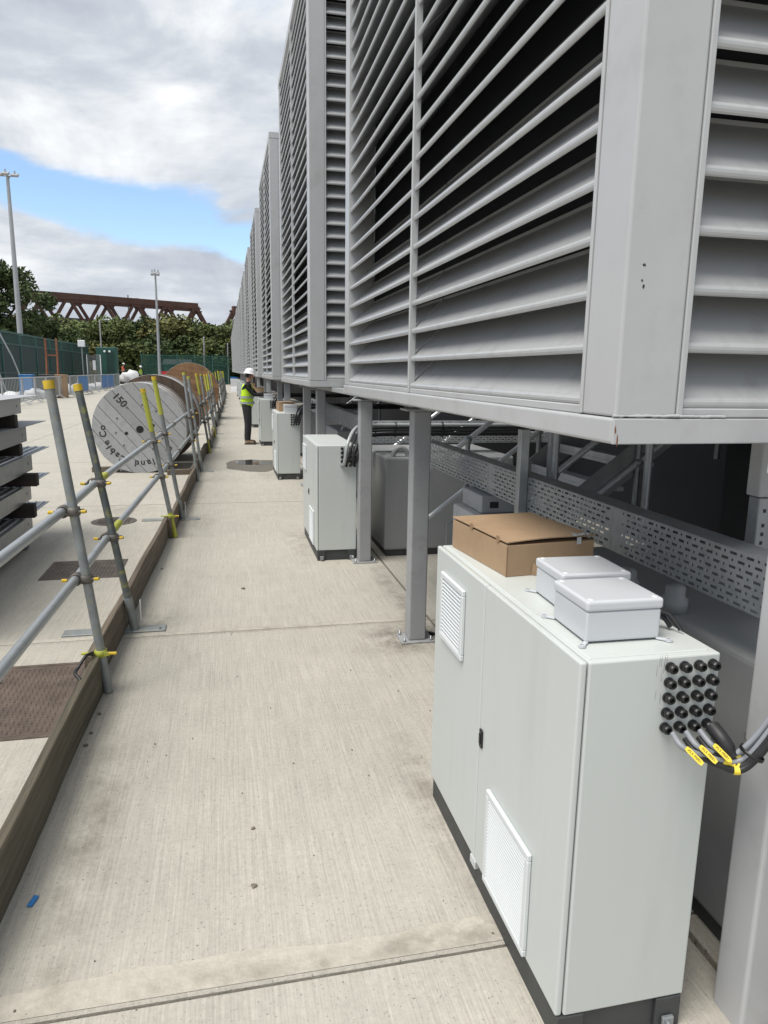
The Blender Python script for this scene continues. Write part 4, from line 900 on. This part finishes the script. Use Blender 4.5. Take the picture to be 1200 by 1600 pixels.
for k, (x, y, m_, lab) in enumerate(((-11.0, 44.5, 'blue_plastic', 'blue bin by the rusty trestle'), (-10.2, 45.6, 'plinth_paint', 'dark crate beside the rusty trestle'), (-9.6, 46.3, 'cardboard', 'brown crate behind the rusty trestle'))):
    t = thing('storage_bin', lab, 'bin', (x, y, 0)); ob('body', MB().cbox(-.34, .34, -.35, .35, 0, 1.30, .03, 1), m_, t); ob('lid', MB().cbox(-.36, .36, -.37, .37, 1.301, 1.36, .02, 1), m_, t)
tr = thing('trestle_frame', 'tall rusty steel trestle frame before the green hoarding', 'frame', (-10.2, 47.2, 0))
for sx in (-.30, .32):
    ob('leg', MB().box(sx - .045, sx + .045, -.06, .06, 0, 3.5), 'rusty_frame', tr); ob('brace', MB().tube([(sx, 0, 2.4), (sx + .10, -.9, 0)], .045, 6), 'rusty_frame', tr)
ob('crossbar', MB().box(-.25, .27, -.03, .03, 2.45, 2.54), 'rusty_frame', tr)

# ------------------------------------------------------------------ green hoarding, gate, mesh fence
for k in range(9):
    y0 = 42.0 + 4.4 * k; t = thing('hoarding_panel', '%s dark green hoarding panel, counted from the near end' % NTH[k], 'hoarding', (-14, y0, 0), 0, 'green hoarding panels')
    ob('sheet', um('h_sheet', lambda: MB().box(0, .05, 0, 4.36, .1, 3.3), 'green_sheet'), None, t)
    ob('post', um('h_post', lambda: MB().box(-.06, .12, 0, .14, 0, 4.02), 'green_rail'), None, t)
    ob('top_rail', um('h_top', lambda: MB().box(.13, .22, 0, 4.38, 3.95, 4.06), 'green_rail'), None, t)
    ob('mid_rail', um('h_mid', lambda: MB().box(.055, .12, .15, 4.38, 3.22, 3.32).box(.055, .12, .15, 4.38, 1.35, 1.42), 'green_rail'), None, t)
    def hm():
        b = MB()
        for a in range(44): b.box(.02, .035, .15 + a * .097, .185 + a * .097, 3.31, 3.95)
        return b
    struct(ob('mesh_infill', um('h_mesh', hm, 'green_sheet'), None, t), 'stuff')
for k, (y0, lab) in enumerate(((45.4, 'pale pole leaning on the green hoarding, closest of two'), (49.5, 'pale pole leaning on the green hoarding, farther of two'))):
    tag(ob('leaning_pole', MB().tube([(-13.75, y0 + .3, 3.95), (-13.0, y0, 2.4), (-12.2, y0 - .2, .0)], .055, 6), 'lamp_steel'), lab, 'pole')
gt = thing('green_kiosk', 'tall dark green kiosk with two small white lamps beyond the hoarding', 'kiosk', (-11.0, 74, 0))
ob('body', MB().cbox(-.9, .9, -.8, .8, 0, 3.75, .05, 1), 'green_mesh', gt); ob('door', MB().box(.05, .75, -.83, -.801, .1, 3.4), 'green_sheet', gt)
for x in (-.1, .35): ob('lamp', MB().lathe([(0, .06), (.09, .05), (.11, 0), (0, 0)], 10, trans(x, -.82, 3.35) @ rotm('X', 90)), 'hat_white', gt)
gn = thing('mesh_gate', 'grey mesh gate with white notice beside the green kiosk', 'gate', (-12.6, 72.5, 0))
ob('frame', MB().tube([(0, 0, 0), (0, 0, 3.0), (1.2, 0, 3.0), (1.2, 0, 0)], .05, 6), 'barrier_steel', gn)
b = MB()
for a in range(14): b.box(.05 + a * .08, .07 + a * .08, -.01, .01, .1, 2.95)
struct(ob('bars', b, 'barrier_steel', gn), 'stuff'); ob('notice', MB().box(.5, .75, -.04, -.02, 1.6, 2.5), 'hat_white', gn)
cb = thing('cctv_post', 'white camera box on a thin post at the end of hoarding', 'post', (-12.9, 72, 0)); ob('pole', MB().tube([(0, 0, 0), (0, 0, 4.0)], .06, 6), 'lamp_steel', cb); ob('camera_box', MB().cbox(-.3, .3, -.2, .2, 3.7, 4.3, .03, 1), 'hat_white', cb)
for k in range(5):
    x0 = -9.6 + 2.05 * k; t = thing('mesh_fence_panel', '%s green mesh fence panel in front of the trees, counted from kiosk' % NTH[k], 'fence', (x0, 90, 0), 0, 'green mesh fence panels')
    ob('post', um('mf_post', lambda: MB().box(-.05, .05, -.05, .05, 0, 3.6), 'green_rail'), None, t)
    def mf():
        b = MB()
        for a in range(20): b.box(.06 + a * .1, .11 + a * .1, 0, .02, .1, 3.5)
        for a in range(4): b.box(.05, 2.0, -.02, -.001, .2 + a * 1.05, .27 + a * 1.05)
        return b
    struct(ob('mesh_infill', um('mf_mesh', mf, 'green_mesh'), None, t), 'stuff')
sh = thing('site_hut', 'pale green roofed hut behind the mesh fence', 'hut', (-5.6, 92, 0)); ob('wall', MB().box(-1.6, 1.6, 0, 2, 0, 2.4), 'green_rail', sh); ob('roof', MB().prism([(-1.8, 2.4), (1.8, 2.4), (1.6, 3.0), (-1.6, 3.0)], 2.4, trans(0, 2.2, 0) @ rotm('X', 90)), 'deck_grey', sh)
for k, (x, y, m_, lab) in enumerate(((-6.6, 78, 'red_plastic', 'red plastic barrier beside the far worker in yellow'), (-4.6, 79, 'red_plastic', 'second red plastic barrier behind the drums'), (.45, 62, 'white_bag', 'white plastic water barrier at the end of the walkway'), (1.0, 63, 'red_plastic', 'red plastic barrier at the end of the walkway'), (.6, 80, 'blue_plastic', 'blue plastic barrier beyond the end of the walkway'), (-3.0, 82, 'blue_plastic', 'blue plastic barrier in front of the mesh fence'))):
    t = thing('plastic_barrier', lab, 'barrier', (x, y, 0)); ob('body', MB().prism([(-.28, 0), (.28, 0), (.20, .25), (.10, .45), (.08, 1.0 if k != 0 else 1.5), (-.08, 1.0 if k != 0 else 1.5), (-.10, .45), (-.20, .25)], 1.6 if k < 2 else .8, rotm('Z', 90) @ rotm('X', 90)), m_, t); ob('top_rib', MB().box(-.02 if k > 1 else 0, .8 if k > 1 else 1.6, -.05, .05, (1.001 if k else 1.501), (1.08 if k else 1.58)), m_, t)

# ------------------------------------------------------------------ lamp posts
def lamp_post(x, y, h, label, heads=3, r_=.11, ls=1.0):
    t = thing('lamp_post', label, 'lamp post', (x, y, 0)); ob('mast', MB().tube([(0, 0, 0), (0, 0, h * .5), (0, 0, h)], [r_ * 1.25, r_ * .95, r_ * .6], 10), 'lamp_steel', t)
    ob('base_door', MB().cbox(-r_ * .5, r_ * .5, -r_ * 1.35, -r_ * 1.1, .5, 1.1, .01, 1), 'lamp_steel', t)
    ob('crossarm', MB().tube([(-.8 * ls, 0, h), (.8 * ls, 0, h)], .05, 6).tube([(0, -.7 * ls, h + .02), (0, .7 * ls, h + .02)], .05, 6), 'lamp_steel', t)
    for dx, dy in ((-.62 * ls, -.1), (0, -.5), (.62 * ls, -.1))[:heads]:
        f_ = ob('floodlight', MB().cbox(-.30 * ls, .30 * ls, -.2, .2, -.09, .09, .03, 1, trans(dx, dy, h + .05) @ rotm('X', 25)), 'lamp_steel', t); ob('bracket', MB().box(-.05, .05, -.02, .02, -.02, .3, trans(dx, dy, h + .05)), 'lamp_steel', f_)
    return t
lamp_post(-15.05, 60, 15.4, 'tall floodlight mast rising behind the green hoarding', 3, .19, .85)
lamp_post(-5.05, 60, 8.95, 'slim floodlight mast standing before the trees and bridge', 3, .11, .36)
for k, (x, y, h, lab) in enumerate(((-14.3, 92, 7.2, 'thin grey pole among the trees behind the kiosk'), (-2.4, 92, 5.6, 'thin grey pole behind the mesh fence'), (.45, 95, 5.0, 'thin grey pole by the end of the enclosures'))):
    t = thing('lamp_post', lab, 'lamp post', (x, y, 0)); ob('mast', MB().tube([(0, 0, 0), (0, 0, h)], .08, 8), 'lamp_steel', t); ob('cap', MB().lathe([(.1, 0), (.1, .1), (0, .16)], 8, trans(0, 0, h)), 'lamp_steel', t)

# ------------------------------------------------------------------ embankment and bridge
em_ = MB(); ys = [104, 116, 126, 134, 170]; zs = [0, 3.0, 6.4, 8.2, 8.4]; xs = [-90, -60, -40, -20, -8, 2, 30, 70]
em_.add([(x, y + 6 * math.sin(x * .1), z + .4 * math.sin(x * .5 + y)) for y, z in zip(ys, zs) for x in xs], [(a * 8 + b, a * 8 + b + 1, (a + 1) * 8 + b + 1, (a + 1) * 8 + b) for a in range(4) for b in range(7)])
struct(ob('embankment', em_, 'soil'))
def girder(parent_pts, name='x'): pass
def truss_bridge(A, B, zb, zt, nb, label, start_open=True, stop=1.0):
    """A, B: plan points of the near truss bottom ends; top chord inset by half a bay"""
    A = Vector((A[0], A[1], 0)); B = Vector((B[0], B[1], 0)); L = (B - A).length; d = (B - A).normalized(); nrm = Vector((-d.y, d.x, 0))
    t = thing('truss_bridge', label, 'bridge', (0, 0, 0))
    def beam(p, q_, w, h, nm):
        p = Vector(p); q_ = Vector(q_); dr = (q_ - p).normalized(); sd = nrm; upv = dr.cross(sd).normalized(); vs = []
        for c in (p, q_):
            for a, b in ((-1, -1), (1, -1), (1, 1), (-1, 1)): vs.append(c + sd * a * w / 2 + upv * b * h / 2)
        return ob(nm, MB().add(vs, [(3, 2, 1, 0), (4, 5, 6, 7), (0, 1, 5, 4), (1, 2, 6, 5), (2, 3, 7, 6), (3, 0, 4, 7)]), 'bridge_rust', t)
    bay = L / (nb + 1) if True else 0
    for side, off in (('near', 0), ('far', 7.5)):
        P0 = A + Vector((0, off, 0))
        top = [P0 + d * (bay * (k + .5) * (L / (bay * (nb + 1)))) + Vector((0, 0, zt)) for k in range(nb + 1)]
        bot = [P0 + d * (bay * k) + Vector((0, 0, zb)) for k in range(nb + 2)]
        beam(top[0] - d * .5, top[-1] + d * .5, .8, 1.05, 'top_chord'); beam(bot[0], bot[-1], .8, .9, 'bottom_chord')
        for k in range(nb + 1):
            beam(bot[k], top[k], .5, .5 if k else .8, 'diagonal'); beam(top[k], bot[k + 1], .5, .5 if k < nb else .8, 'diagonal')
        for k in range(nb + 1):
            c = top[k] - Vector((0, 0, .75)); g_ = MB()
            pl = [(-1.15, .4), (1.15, .4), (.85, -.05), (.62, -.55), (.3, -.28), (0, -.2), (-.3, -.28), (-.62, -.55), (-.85, -.05)]
            M = Matrix.Identity(4)
            for r3 in range(3): M[r3][0] = d[r3]; M[r3][1] = (0, 0, 1)[r3]; M[r3][2] = nrm[r3]; M[r3][3] = (c - nrm * .34)[r3]
            ob('gusset', g_.prism(pl, .66, M), 'bridge_rust', t)
    dk = [A - d * 30, B + d * 30]
    ob('deck', MB().add([p + nrm * o + Vector((0, 0, z)) for p in dk for o in (.6, 6.9) for z in (zb - .3, zb + .3)], [(0, 1, 3, 2), (4, 6, 7, 5), (0, 4, 5, 1), (2, 3, 7, 6), (1, 5, 7, 3), (0, 2, 6, 4)]), 'deck_grey', t)
    ob('parapet', MB().add([p + nrm * o + Vector((0, 0, z)) for p in dk for o in (7.9, 8.0) for z in (zb, zb + 1.9)], [(0, 1, 3, 2), (4, 6, 7, 5), (0, 4, 5, 1), (2, 3, 7, 6), (1, 5, 7, 3), (0, 2, 6, 4)]), 'deck_grey', t)
    return t
truss_bridge((-34.2, 133.0), (-2.7, 149.5), 9.0, 14.0, 5, 'rust red steel truss bridge rising above the trees')
truss_bridge((-.3, 150.6), (31.3, 166.8), 9.0, 14.0, 5, 'second rust red truss span, mostly hidden by the enclosures')
for k, (x, y, h, lab) in enumerate(((-17.9, 150, 15.8, 'thin mast standing behind the bridge'),)):
    t = thing('catenary_mast', lab, 'mast', (x, y, 0)); ob('mast', MB().tube([(0, 0, 8), (0, 0, h)], .14, 6), 'lamp_steel', t); ob('arm', MB().tube([(0, 0, h - .6), (2, -.5, h - .6)], .06, 5), 'lamp_steel', t)

# ------------------------------------------------------------------ trees
def crown_mesh(rx, rz_, n_cl, n_leaf, leaf, seed, m_):
    k = random.Random(seed); vs = []; fs = []
    cl = []
    for _ in range(n_cl):
        while True:
            p = Vector((k.uniform(-1, 1), k.uniform(-1, 1), k.uniform(-1, 1)))
            if .25 < p.length < 1: break
        cl.append((Vector((p.x * rx, p.y * rx, p.z * rz_)), (.22 + .20 * k.random()) * rx))
    for _ in range(n_leaf):
        c, r_ = cl[k.randrange(n_cl)]
        d_ = Vector((k.gauss(0, 1), k.gauss(0, 1), k.gauss(0, 1))).normalized(); p = c + d_ * r_ * (k.random() ** .35) * Vector((1, 1, .8)).length / 1.6
        u = Vector((k.gauss(0, 1), k.gauss(0, 1), k.gauss(0, .6))).normalized(); w = u.cross(d_ + Vector((k.gauss(0, .6), k.gauss(0, .6), k.gauss(0, .6)))).normalized()
        s_ = leaf * (.6 + .8 * k.random()); i = len(vs)
        vs += [tuple(p - u * s_), tuple(p - w * s_ * .45), tuple(p + u * s_), tuple(p + w * s_ * .45)]; fs.append((i, i + 1, i + 2, i + 3))
    me = bpy.data.meshes.new('crown'); me.from_pydata(vs, [], fs); me.materials.append(MATS[m_]); return me
def tree(x, y, z0, h, rx, seed, m_, label, n_cl=26, n_leaf=9000, leaf=.24):
    k = random.Random(seed); t = thing('tree', label, 'tree', (x, y, z0), k.random() * 6, 'trees beyond the yard')
    rz_ = h * .42
    tk = MB().tube([(0, 0, -.3), (.1, .05, h * .3), (.0, .1, h * .75)], [.03 * h, .022 * h, .006 * h], 7)
    for _ in range(6):
        a = k.random() * 6.28; zz0 = h * (.2 + .3 * k.random()); tk.tube([(.05, .05, zz0), (math.cos(a) * rx * .4, math.sin(a) * rx * .4, zz0 + h * .16), (math.cos(a) * rx * .7, math.sin(a) * rx * .7, zz0 + h * .24)], [.012 * h, .008 * h, .003 * h], 5)
    ob('trunk', tk, 'bark', t)
    ob('crown', crown_mesh(rx, rz_, n_cl, n_leaf, leaf, seed, m_), None, t, (0, 0, h - rz_))
    return t
tree(-20.0, 73, 0, 10.9, 3.4, 11, 'leaf_dark', 'tall dark tree rising behind the floodlight mast and hoarding', 34, 15000, .22)
tree(-23.5, 70, 0, 10.5, 3.8, 12, 'leaf_dark', 'tall dark tree at the picture edge behind the hoarding', 30, 11000, .24)
tree(-18.0, 84, 0, 8.8, 3.2, 13, 'leaf_dark', 'dark tree just behind the tall one at the bridge end', 26, 9000, .24)
TT = [(-21.5, 108, 7.4, 3.4, 'leaf_olive', 'olive tree below the open end of the bridge'), (-17.0, 104, 8.2, 3.8, 'leaf_mid', 'mid green tree below the first bridge bay'), (-13.4, 101, 9.6, 3.6, 'leaf_mid', 'tall mid green tree reaching the bridge top chord'), (-10.3, 103, 9.3, 3.4, 'leaf_dark', 'dark round tree in the centre of the clump'), (-7.2, 102, 9.7, 3.5, 'leaf_olive', 'olive tree before the middle of the bridge'), (-4.4, 103, 9.5, 3.4, 'leaf_mid', 'mid green tree beside the slim floodlight mast'), (-2.0, 104, 8.3, 2.7, 'leaf_olive', 'olive tree below the sloping end of the bridge'), (.8, 103, 7.9, 2.6, 'leaf_mid', 'green tree between the two bridge spans'), (3.2, 101, 8.0, 3.0, 'leaf_olive', 'yellowish tree by the end of the enclosures'), (-15.4, 97, 5.6, 2.8, 'leaf_olive', 'low olive tree behind the kiosk'), (-9.0, 97, 6.4, 3.2, 'leaf_dark', 'dark low tree behind the far workers'), (-5.8, 98, 6.2, 3.0, 'leaf_dark', 'dark low tree behind the site hut'), (-2.6, 98, 6.0, 2.8, 'leaf_mid', 'low tree behind the mesh fence'), (.2, 98, 5.6, 2.6, 'leaf_dark', 'dark low tree at the end of the mesh fence'), (-12.2, 96, 6.0, 3.0, 'leaf_mid', 'low mid green tree beside the kiosk'), (-25, 106, 8.4, 4, 'leaf_mid', 'mid green tree behind the tall dark tree')]
for k, (x, y, h, rx, m_, lab) in enumerate(TT): tree(x, y, 0, h - (1.2 if x < -12 else .75), rx, 30 + k, m_, lab, 24, 7000, .27)
def bush_mass():
    k = random.Random(99); vs = []; fs = []
    for _ in range(26000):
        x = k.uniform(-34, 9); y = k.uniform(100, 128); z = max(0, (y - 104) * .30) + 2.6 * k.random() ** .7 + .7 * math.sin(x * .9) * math.sin(y * .7)
        u = Vector((k.gauss(0, 1), k.gauss(0, 1), k.gauss(0, 1))).normalized(); w = u.orthogonal().normalized(); s_ = .32 * (.6 + k.random()); i = len(vs); p = Vector((x, y, z))
        vs += [tuple(p - u * s_), tuple(p - w * s_ * .5), tuple(p + u * s_), tuple(p + w * s_ * .5)]; fs.append((i, i + 1, i + 2, i + 3))
    me = bpy.data.meshes.new('undergrowth'); me.from_pydata(vs, [], fs); me.materials.append(MATS['leaf_mid']); return me
struct(ob('undergrowth', bush_mass(), None), 'stuff')

# ------------------------------------------------------------------ people
def skin_mesh(name, verts, edges, radii, root=0, levels=2):
    me = bpy.data.meshes.new(name); me.from_pydata(verts, edges, []); o = bpy.data.objects.new(name, me); scene.collection.objects.link(o)
    md = o.modifiers.new('skin', 'SKIN'); md.use_smooth_shade = True
    for i, r_ in enumerate(radii): me.skin_vertices[0].data[i].radius = r_ if isinstance(r_, tuple) else (r_, r_)
    me.skin_vertices[0].data[root].use_root = True
    sb = o.modifiers.new('sub', 'SUBSURF'); sb.levels = levels; sb.render_levels = levels
    dg = bpy.context.evaluated_depsgraph_get(); out = bpy.data.meshes.new_from_object(o.evaluated_get(dg)); bpy.data.objects.remove(o)
    for p_ in out.polygons: p_.use_smooth = True
    return out
def person(loc, rz, label, vest, reach, scale=1.0, detail=True):
    """faces +x; reach = wrist points of both arms"""
    t = thing('person', label, 'person', loc, rz); t.scale = (scale,) * 3
    V = []; E = []; Rd = []
    def chain(pts, start=None):
        prev = start
        for p, r_ in pts:
            V.append(p); Rd.append(r_); i = len(V) - 1
            if prev is not None: E.append((prev, i))
            prev = i
        return prev
    hip = chain([((0, 0, .95), (.135, .165))])
    chest_low = chain([((.01, 0, 1.12), (.125, .155)), ((.015, 0, 1.28), (.125, .17)), ((.02, 0, 1.38), (.105, .165))], hip)
    neck = chain([((.04, 0, 1.475), .062), ((.065, 0, 1.53), .055)], chest_low)
    chain([((.085, 0, 1.60), (.088, .072)), ((.085, 0, 1.68), (.095, .078)), ((.075, 0, 1.735), (.07, .06))], neck)
    head_i = len(V) - 3
    chain([((.185, 0, 1.615), .014)], head_i)
    for s_, foot_x, knee_x in ((1, .02, .03), (-1, .0, .02)):
        chain([((0, s_ * .095, .86), .112), ((knee_x, s_ * .10, .50), .082), ((foot_x - .015, s_ * .105, .10), .066)], hip)
        ank = len(V) - 1; chain([((foot_x + .03, s_ * .11, .055), .046), ((foot_x + .14, s_ * .12, .04), .038)], ank)
    tips = []
    for s_ in (1, -1):
        w = Vector(reach[s_]); sh = Vector((.02, s_ * .195, 1.40)); el = sh.lerp(w, .5) + Vector((-.02, s_ * .05, -.115)); dr = (w - el).normalized()
        a = chain([(tuple(sh), .066), (tuple(el), .048), (tuple(w), .033)], chest_low)
        palm = w + dr * .06; p_ = chain([(tuple(palm), (.042, .026))], a)
        side = dr.cross(Vector((0, 0, 1))).normalized()
        for f_ in range(4):
            o_ = side * (.030 - .020 * f_); l = (.075, .088, .082, .062)[f_]
            chain([(tuple(palm + dr * .045 + o_), .0105), (tuple(palm + dr * (.045 + l * .6) + o_ + Vector((0, 0, -.008))), .0095), (tuple(palm + dr * (.035 + l) + o_ + Vector((0, 0, -.030))), .008)], p_)
        chain([(tuple(palm + side * (.045 * -s_) * -1 + dr * .005), .011), (tuple(palm + side * (.058 * s_) + dr * .045 + Vector((0, 0, -.018))), .0095)], p_)
    me = skin_mesh('body', V, E, Rd, 0, 2)
    for m_ in ('black_cloth', 'trouser_cloth', 'skin'): me.materials.append(MATS[m_])
    for p_ in me.polygons:
        c = p_.center
        p_.material_index = 2 if (c.z > 1.50 and abs(c.y) < .13) else (1 if c.z < .99 and math.hypot(c.x, c.y) < .30 and c.x < .3 else 0)
    ob('body', me, None, t)
    vm = skin_mesh('vest', [(0, 0, .86), (.0, 0, .98), (.012, 0, 1.14), (.016, 0, 1.28), (.02, 0, 1.395), (.03, 0, 1.44)], [(a, a + 1) for a in range(5)], [(.165, .185), (.168, .19), (.160, .188), (.160, .205), (.142, .205), (.100, .150)], 0, 2)
    vo = ob('hi_vis_vest', vm, vest, t)
    for z, rx, ry in ((.995, .176, .198), (1.13, .169, .196)):
        mb = MB(); n = 28; vs = [((.008 + rx * math.cos(2 * math.pi * a / n)), ry * math.sin(2 * math.pi * a / n), zz_) for zz_ in (z - .027, z + .027) for a in range(n)]
        ob('reflective_band', mb.add(vs, [(a, (a + 1) % n, n + (a + 1) % n, n + a) for a in range(n)], True), 'reflective', vo)
    hh = ob('hard_hat', MB().lathe([(.0, .125), (.05, .118), (.092, .085), (.112, .035), (.116, .0), (.150, -.006), (.150, -.012), (.112, -.008)], 24, trans(.085, 0, 1.695) @ rotm('Y', 8) @ Matrix.Diagonal((1.12, .95, 1, 1))), 'hat_white', t)
    ob('hat_peak', MB().cbox(.10, .185, -.075, .075, -.022, -.010, .004, 2, trans(.085, 0, 1.700) @ rotm('Y', 14)), 'hat_white', hh)
    ob('hair', MB().lathe([(.0, .06), (.07, .04), (.090, -.01), (.082, -.06), (.04, -.075)], 16, trans(.062, 0, 1.66)), 'hair', t)
    if detail:
        for s_ in (1, -1):
            ob('ear', MB().lathe([(0, .012), (.016, .010), (.022, 0), (.012, -.006)], 10, trans(.085, s_ * .079, 1.625) @ rotm('X', -90 * s_)), 'skin', t)
            ob('eye', MB().lathe([(0, .006), (.008, .004), (.010, 0)], 8, trans(.172, s_ * .032, 1.645) @ rotm('Y', 90)), 'ink', t)
        ob('mouth', MB().cbox(.168, .174, -.024, .024, 1.566, 1.573, .002, 1), 'cardboard_edge', t)
    for s_, fx_ in ((1, .02), (-1, .0)):
        b = ob('boot', skin_mesh('boot', [(fx_ - .02, s_ * .105, .19), (fx_ - .015, s_ * .105, .11), (fx_ + .0, s_ * .107, .055), (fx_ + .10, s_ * .112, .050), (fx_ + .175, s_ * .118, .042)], [(0, 1), (1, 2), (2, 3), (3, 4)], [.060, .058, .056, .050, .040], 1, 2), 'boot_leather', t)
        ob('sole', MB().cbox(fx_ - .07, fx_ + .21, s_ * .112 - .048, s_ * .112 + .048, .0, .022, .008, 2), 'rubber', b)
    return t
person((.50, 17.60, 0), rad(-6), 'worker in yellow vest and white hard hat leaning over a cabinet', 'hi_vis', {1: (.44, .10, 1.215), -1: (.40, -.12, 1.20)})
person((-8.3, 76.5, .30), rad(-60), 'far worker in yellow vest and white hat beside the tarpaulin heap', 'hi_vis', {1: (.2, .28, .98), -1: (.25, -.26, 1.0)}, 1.0, False)
person((-10.2, 78.5, .55), rad(40), 'far worker in orange red jacket bending beside the tarpaulin heap', 'hi_vis_orange', {1: (.35, .2, .9), -1: (.35, -.2, .9)}, 1.0, False)
tag(ob('spoil_mound', blob(-9.3, 77.5, 3.2, 2.4, 0, 32, .15, 3), 'soil'), 'low soil mound under the far workers and tarpaulin', 'mound')
_m = bpy.data.objects['spoil_mound'].data; _b = bmesh.new(); _b.from_mesh(_m); _f = _b.faces[:]; _r = bmesh.ops.inset_region(_b, faces=_f, thickness=1.1); 
for v in _f[0].verts: v.co.z = .50
_b.to_mesh(_m); _b.free()
